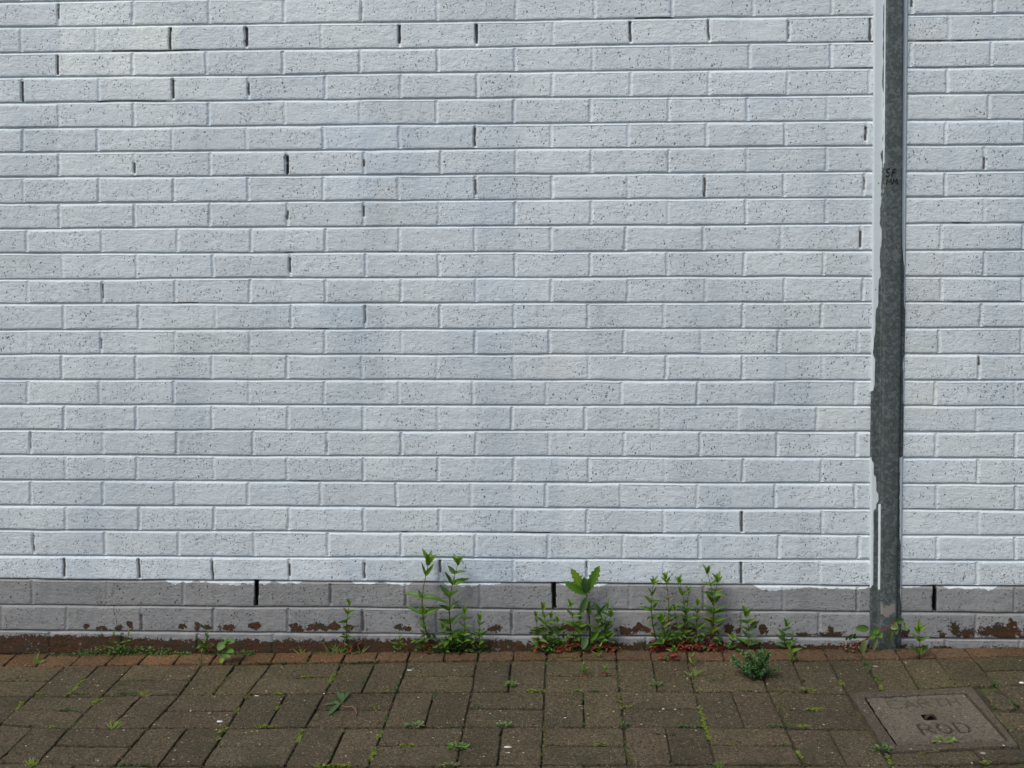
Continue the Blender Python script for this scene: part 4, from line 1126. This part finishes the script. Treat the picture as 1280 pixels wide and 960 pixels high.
# --- grass tufts
def grass(px, py, n_, h, label, col=YOUNG, spread=.02, seed=1, group='small tufts in the paving joints'):
    r = random.Random(seed); b = gp(px, py); b[1] = min(b[1], -.012)
    b[2] = float(ground_z(b[0], b[1]))
    g = MB()
    for k in range(n_):
        a = r.uniform(0, 6.28); p = b + np.array([r.uniform(-spread, spread) * .4, r.uniform(-spread, spread) * .25, -.006])
        d = nrm((math.cos(a) * .8, math.sin(a) * .4, r.uniform(.5, 1.3)))
        leaf(g, p, d, (0, -1, .6), h * r.uniform(.5, 1.1), .0026, r.uniform(.1, .7), mixc(col, mixc(YOUNG, (.22, .22, .08), r.random()), r.random() * .7), 'lance', 5, .3)
    me_ = g.build('grass_tuft', MAT['leaf'], None, True); tag(me_, label, 'grass tuft', group); return me_
grass(141, 909, 16, .032, 'bright grass tuft in the paving joint on the left, above the lettering corner', seed=1)
grass(179, 868, 16, .024, 'yellowed grass tuft in the paving on the left', (.20, .19, .06), seed=2)
grass(39, 957, 16, .03, 'green grass tuft at the bottom left of the paving', seed=3)
grass(866, 845, 14, .045, 'pale upright grass tuft in the paving below the right clump', (.13, .19, .045), seed=4, spread=.012)
grass(422, 812, 18, .05, 'blades of grass at the wall, left of the lone willowherb', (.10, .16, .04), seed=5, spread=.05)
grass(452, 812, 7, .06, 'arching thin grass blades at the wall, right of the lone willowherb', (.14, .16, .06), seed=6)
grass(382, 813, 6, .04, 'sparse straw coloured grass blades at the wall', (.20, .18, .07), seed=7)
grass(470, 884, 14, .014, 'low yellowish tuft in the paving right of the flat weed', (.17, .18, .06), seed=8)
grass(900, 957, 18, .02, 'green tuft at the bottom edge of the paving, right of centre', seed=9)
def cushion(px, py, n_, rad, label, col=YOUNG, seed=1):
    r = random.Random(seed); b = gp(px, py); g = MB()
    for k in range(n_):
        a = r.uniform(0, 6.28); rr_ = rad * math.sqrt(r.random()); p = b + np.array([math.cos(a) * rr_ * 1.1, math.sin(a) * rr_ * .7, r.uniform(0, .008)])
        leaf(g, p, (math.cos(a), math.sin(a), r.uniform(.1, 1.1)), (0, -.5, 1), r.uniform(.006, .011), .005, .2, mixc(col, mixc(DEEP, (.16, .22, .10), r.random()), r.random() * .8), 'oval', 3)
    tag(g.build('rosette_clump', MAT['leaf'], None, True), label, 'weed', 'small rosettes in the paving joints')
cushion(518, 908, 46, .019, 'pale rosette in the paving joint below the left clump', (.11, .18, .07), 1)
cushion(572, 936, 60, .020, 'biggest green rosette near the bottom centre of the paving', GREEN, 2)
cushion(629, 908, 34, .016, 'light rosette in the joint below and left of the middle clump', (.10, .18, .06), 3)
cushion(638, 857, 30, .012, 'upright leafy rosette in the joint just below the edging, left of the middle clump', GREEN, 4)
cushion(1103, 938, 50, .020, 'blue-green rosette at the lower left corner of the concrete cover', BLUEG, 5)
cushion(779, 909, 18, .010, 'tiny dark rosette where four blocks meet, right of centre', DEEP, 6)
cushion(820, 857, 24, .013, 'small rosette in the joint below the scarlet leaves', (.08, .14, .04), 7)
cushion(1180, 928, 40, .022, 'bright moss rosette on the lower edge of the concrete lid', YOUNG, 8)

# --- ground cover along the wall and moss in the joints: uncountable
r = random.Random(77); gc = MB()
def spray(x0, x1, y, n_, hmax, cols, size=(.004, .008)):
    for k in range(n_):
        px = x0 + (x1 - x0) * (r.random()); p = base_pt(px, y + r.uniform(-2, 3)); hh = r.random() ** 1.6 * hmax * (.4 + .9 * float(vnoise(np.array(px / 30.), np.array(0.), 1., 5)))
        p = p + np.array([0, -.002 - r.random() * .016, hh]); a = r.uniform(0, 6.28)
        leaf(gc, p, (math.cos(a), -abs(math.sin(a)), r.uniform(-.2, 1)), (r.uniform(-.5, .5), -.7, .7), r.uniform(*size), r.uniform(size[0] * .7, size[1] * .75), .2, mixc(cols[0], cols[1], r.random()), 'oval', 3)
spray(100, 215, 811, 620, .030, (DEEP, (.11, .20, .06)))
spray(60, 110, 812, 110, .012, (DEEP, (.07, .13, .05)))
spray(205, 240, 811, 130, .018, (DEEP, (.11, .20, .06)))
spray(255, 320, 811, 200, .022, (DEEP, (.08, .15, .045)))
spray(395, 450, 811, 120, .014, (DEEP, (.11, .17, .05)))
spray(490, 510, 811, 40, .016, ((.03, .06, .02), (.09, .14, .06)))
spray(520, 610, 811, 120, .02, (DEEP, GREEN)); spray(662, 775, 811, 170, .03, (DEEP, GREEN))
spray(810, 905, 811, 110, .02, (BROWN, (.12, .03, .02))); spray(640, 1080, 811, 90, .012, (BROWN, DEEP))
tag(gc.build('ground_cover', MAT['leaf'], None, True), 'tiny leaved ground cover creeping along the foot of the wall', 'ground cover', kind='stuff')
ms = MB()
def moss(a, b_, n_, w=.004, col=((.06, .10, .015), (.15, .22, .035)), h=.006):
    A = gp(*a); B_ = gp(*b_)
    for k in range(n_):
        p = A + (B_ - A) * r.random(); p = p + np.array([r.gauss(0, w), r.gauss(0, w), -.004 + r.random() * h])
        s_ = r.uniform(.0014, .0034)
        for q_ in range(2):
            a_ = r.uniform(0, 6.28); d = (math.cos(a_), math.sin(a_), r.uniform(.3, 1.6))
            leaf(ms, p, d, (0, -.6, .8), s_ * 2.0, s_ * 1.1, .2, mixc(col[0], col[1], r.random()), 'oval', 2)
YB = ((.08, .12, .015), (.20, .26, .04)); OL = ((.06, .07, .02), (.14, .14, .04)); DG = ((.03, .06, .015), (.08, .14, .04))
for a, b_, n_, c_ in [((86,868),(107,849),90,YB),((0,849),(58,848),60,OL),((19,888),(29,878),40,YB),((114,881),(126,874),50,YB),((148,867),(170,867),60,DG),((110,868),(90,868),30,OL),((75,888),(97,888),45,DG),((86,911),(95,905),25,DG),((45,868),(56,868),25,YB),
  ((60,910),(70,910),15,YB),((265,865),(287,845),70,OL),((306,873),(315,866),45,OL),((294,891),(299,886),25,YB),((273,917),(283,911),50,YB),((268,927),(275,923),30,YB),((146,957),(190,955),60,DG),((228,858),(233,854),12,OL),((152,857),(180,849),20,DG),((150,858),(155,850),20,DG),
  ((375,847),(391,846),50,YB),((411,854),(420,840),80,YB),((342,867),(352,867),25,YB),((345,886),(350,883),30,YB),((320,908),(345,908),60,YB),((371,929),(379,913),80,YB),((395,957),(438,957),110,YB),((410,948),(415,944),30,DG),((425,917),(428,913),25,YB),((449,860),(457,846),30,DG),
  ((494,862),(499,854),40,DG),((470,866),(492,865),30,OL),((482,903),(484,896),30,DG),((472,923),(478,915),45,YB),((463,951),(470,936),70,YB),((497,932),(522,932),40,YB),((464,884),(472,883),20,OL),((595,884),(605,883),25,DG),((550,956),(575,955),60,((.10,.13,.06),(.2,.25,.12))),((320,828),(395,829),130,OL),((430,828),(475,826),90,OL),((560,908),(570,908),10,DG),
  ((660,864),(681,864),80,YB),((690,823),(715,821),70,OL),((715,823),(745,823),30,OL),((717,864),(726,864),25,YB),((740,864),(750,864),25,DG),((727,868),(728,876),25,DG),((727,902),(729,906),15,DG),((772,868),(778,887),90,OL),((776,885),(790,884),50,YB),((874,885),(886,923),130,YB),((845,908),(878,908),60,DG),((742,932),(754,931),35,YB),((893,956),(902,957),30,DG),((911,932),(922,932),20,OL),((875,863),(890,863),25,YB),((918,863),(940,863),45,OL),((865,838),(870,860),30,DG),((879,853),(910,847),20,DG),((682,826),(684,835),20,DG),((683,905),(680,956),30,OL),((770,838),(774,860),25,OL),((785,935),(790,957),25,OL),
  ((962,863),(1020,863),110,OL),((1003,861),(1018,864),60,YB),((1008,887),(1028,887),70,YB),((984,887),(990,887),12,DG),((995,908),(1015,908),50,YB),((960,908),(990,908),40,DG),((975,872),(983,905),50,OL),((974,932),(984,932),20,DG),((996,938),(1001,948),35,YB),((1050,851),(1053,858),30,YB),((1081,827),(1088,838),70,DG),((1093,845),(1100,852),60,((.04,.09,.015),(.10,.18,.03))),((1100,858),(1103,862),25,YB),((1130,828),(1148,858),20,OL),((1180,838),(1192,856),45,OL),((1238,850),(1248,858),60,DG),((1260,872),(1272,882),50,DG),((1228,866),(1275,930),60,DG),((1108,944),(1114,955),40,YB),((1226,953),(1236,953),25,YB),((1150,942),(1170,939),25,OL),((1150,861),(1215,857),60,OL),((1052,822),(1075,822),20,DG),((545,845),(555,870),10,DG),((540,875),(546,862),20,DG),((900,815),(640,829),15,OL)]:
    moss(a, b_, int(n_ * 1.2), .0028 if n_ > 40 else .002, c_)
# sparse olive crumbs along every joint in view
for i in range(-1, 13):
    for j in range(0, 5):
        for (e0, e1) in ((node(i, j), node(i + 1, j)), (node(i, j), node(i, j + 1))):
            for k in range(9):
                t = r.random(); p2 = e0 + (e1 - e0) * t
                if p2[1] > -.05 or (2.47 < p2[0] < 2.82 and -.62 < p2[1] < -.28): continue
                p = np.array([p2[0] + r.gauss(0, .002), p2[1] + r.gauss(0, .002), float(ground_z(p2[0], p2[1])) - .004 + r.random() * .004])
                s_ = r.uniform(.0012, .0028); a_ = r.uniform(0, 6.28)
                leaf(ms, p, (math.cos(a_), math.sin(a_), .8), (0, -.6, .8), s_ * 2, s_ * 1.2, .2, mixc((.03, .035, .012), (.11, .12, .035), r.random()), 'oval', 2)
tag(ms.build('joint_moss', MAT['leaf'], None, True), 'bright green moss growing in the joints of the block paving', 'moss', kind='stuff')

dc = MB(); rc_ = random.Random(5)
for k in range(2600):
    if k < 1500:
        x = rc_.uniform(-.2, 3.3); y = -.004 - abs(rc_.gauss(0, .010)); zz = rc_.random() ** 2 * .010
        if vnoise(np.array(x), np.array(0.), 9., 15, 2) < rc_.uniform(.3, .6): continue
    else:
        i = rc_.randint(-1, 12); j = rc_.randint(0, 4); e0 = node(i, j); e1 = node(i + 1, j) if rc_.random() < .5 else node(i, j + 1)
        t = rc_.random(); p2 = e0 + (e1 - e0) * t; x, y = p2[0] + rc_.gauss(0, .004), p2[1] + rc_.gauss(0, .004); zz = 0
        if y > -.05 or (2.47 < x < 2.83 and -.63 < y < -.26): continue
    rr0 = rc_.uniform(.0007, .0024)
    dc.blob((x, y, float(ground_z(x, y)) + zz + rr0 * .2), rr0, k, 0, mixc((.03, .02, .012), (.16, .12, .075), rc_.random() ** 1.5), (1.3, 1, .7), 5, 3, .35)
tag(dc.build('soil_crumbs', MAT['leaf'], None, False), 'dark soil crumbs and grit gathered along the wall foot and paving joints', 'soil', kind='stuff')

# --- chips, grit and debris lying about
def chip(px, py, rr_, label, mat='stone', sq=(1.3, 1, .4), name='pebble', cat='pebble', seed=0):
    rr_ *= .8; p = gp(px, py); p[2] = float(ground_z(p[0], p[1])) + rr_ * sq[2] * .6
    m_ = MB(); m_.blob(p, rr_, seed, 0, None, sq, 9, 6, .25)
    tag(m_.build(name, MAT[mat], None, True), label, cat)
chip(275, 902.5, .0085, 'crumbled white chip on the paving, left of centre, biggest of the white chips', sq=(1.3, .9, .3), name='white_chip', cat='chip', seed=1)
chip(1277, 854, .0075, 'white chip at the right edge of the paving', name='white_chip', cat='chip', seed=2)
chip(512, 838, .005, 'flat pale chip on the block right below the left clump', sq=(1.8, .8, .3), name='white_chip', cat='chip', seed=3)
chip(321, 870, .005, 'thin white chip beside a mossy joint, left of the flat weed', sq=(1.5, .7, .3), name='white_chip', cat='chip', seed=4)
chip(262, 892, .005, 'round grey pebble near the biggest white chip', 'pebble', sq=(1.2, 1, .4), seed=5)
chip(635, 934, .0075, 'grey-white smear-like chip on the block at bottom centre', sq=(1.7, .9, .15), name='white_chip', cat='chip', seed=6)
chip(636, 941, .003, 'small white crumb just below the bottom centre chip', name='white_chip', cat='chip', seed=7)
chip(706.5, 897.5, .0032, 'small bright white crumb on a block, centre right', name='white_chip', cat='chip', seed=8)
chip(829, 886.5, .0035, 'white crumb on the block joint line right of centre, left of its twin', name='white_chip', cat='chip', seed=9)
chip(844, 887, .0032, 'white crumb on the block joint line right of centre, right of its twin', name='white_chip', cat='chip', seed=10)
chip(1254, 932.5, .005, 'white chip by the lower right corner of the concrete lid', name='white_chip', cat='chip', seed=11)
chip(1229, 942, .008, 'flat brown-grey pebble below the concrete cover', 'pebble', sq=(1.3, .9, .25), seed=12)
chip(1095, 834, .008, 'round grey pebble in the joint above the concrete cover', 'pebble', seed=13)
chip(1004, 851, .007, 'dark rusty lump in the joint right of the low bush', 'rust', sq=(1.1, 1.0, .4), name='rusty_lump', cat='debris', seed=14)
chip(405, 867, .003, 'white crumb just above the flat weed', name='white_chip', cat='chip', seed=15)
def deadleaf(a, e, W, label, col, seed=0):
    p = gp(*a); q_ = gp(*e); p = p + np.array([0, 0, .003]); q_ = q_ + np.array([0, 0, .004]); g = MB()
    leaf(g, p, q_ - p, (0, 0, 1), np.linalg.norm(q_ - p), W, .05, col, 'lance', 6, .2)
    tag(g.build('dead_leaf', MAT['leaf'], None, True), label, 'dead leaf')
deadleaf((817, 918), (828, 920), .005, 'dark dead leaf on the paving, left one of the near pair', (.02, .022, .026))
deadleaf((837, 919.5), (846, 919), .004, 'dark dead leaf on the paving, right one of the near pair', (.02, .022, .026))
deadleaf((723, 883.5), (730, 884.5), .004, 'straw coloured dead leaf across the mossy joint, centre right', (.35, .28, .22))
deadleaf((1152, 814.5), (1159, 814), .008, 'brown dead leaf on the edging right of the steel channel', (.10, .05, .025))
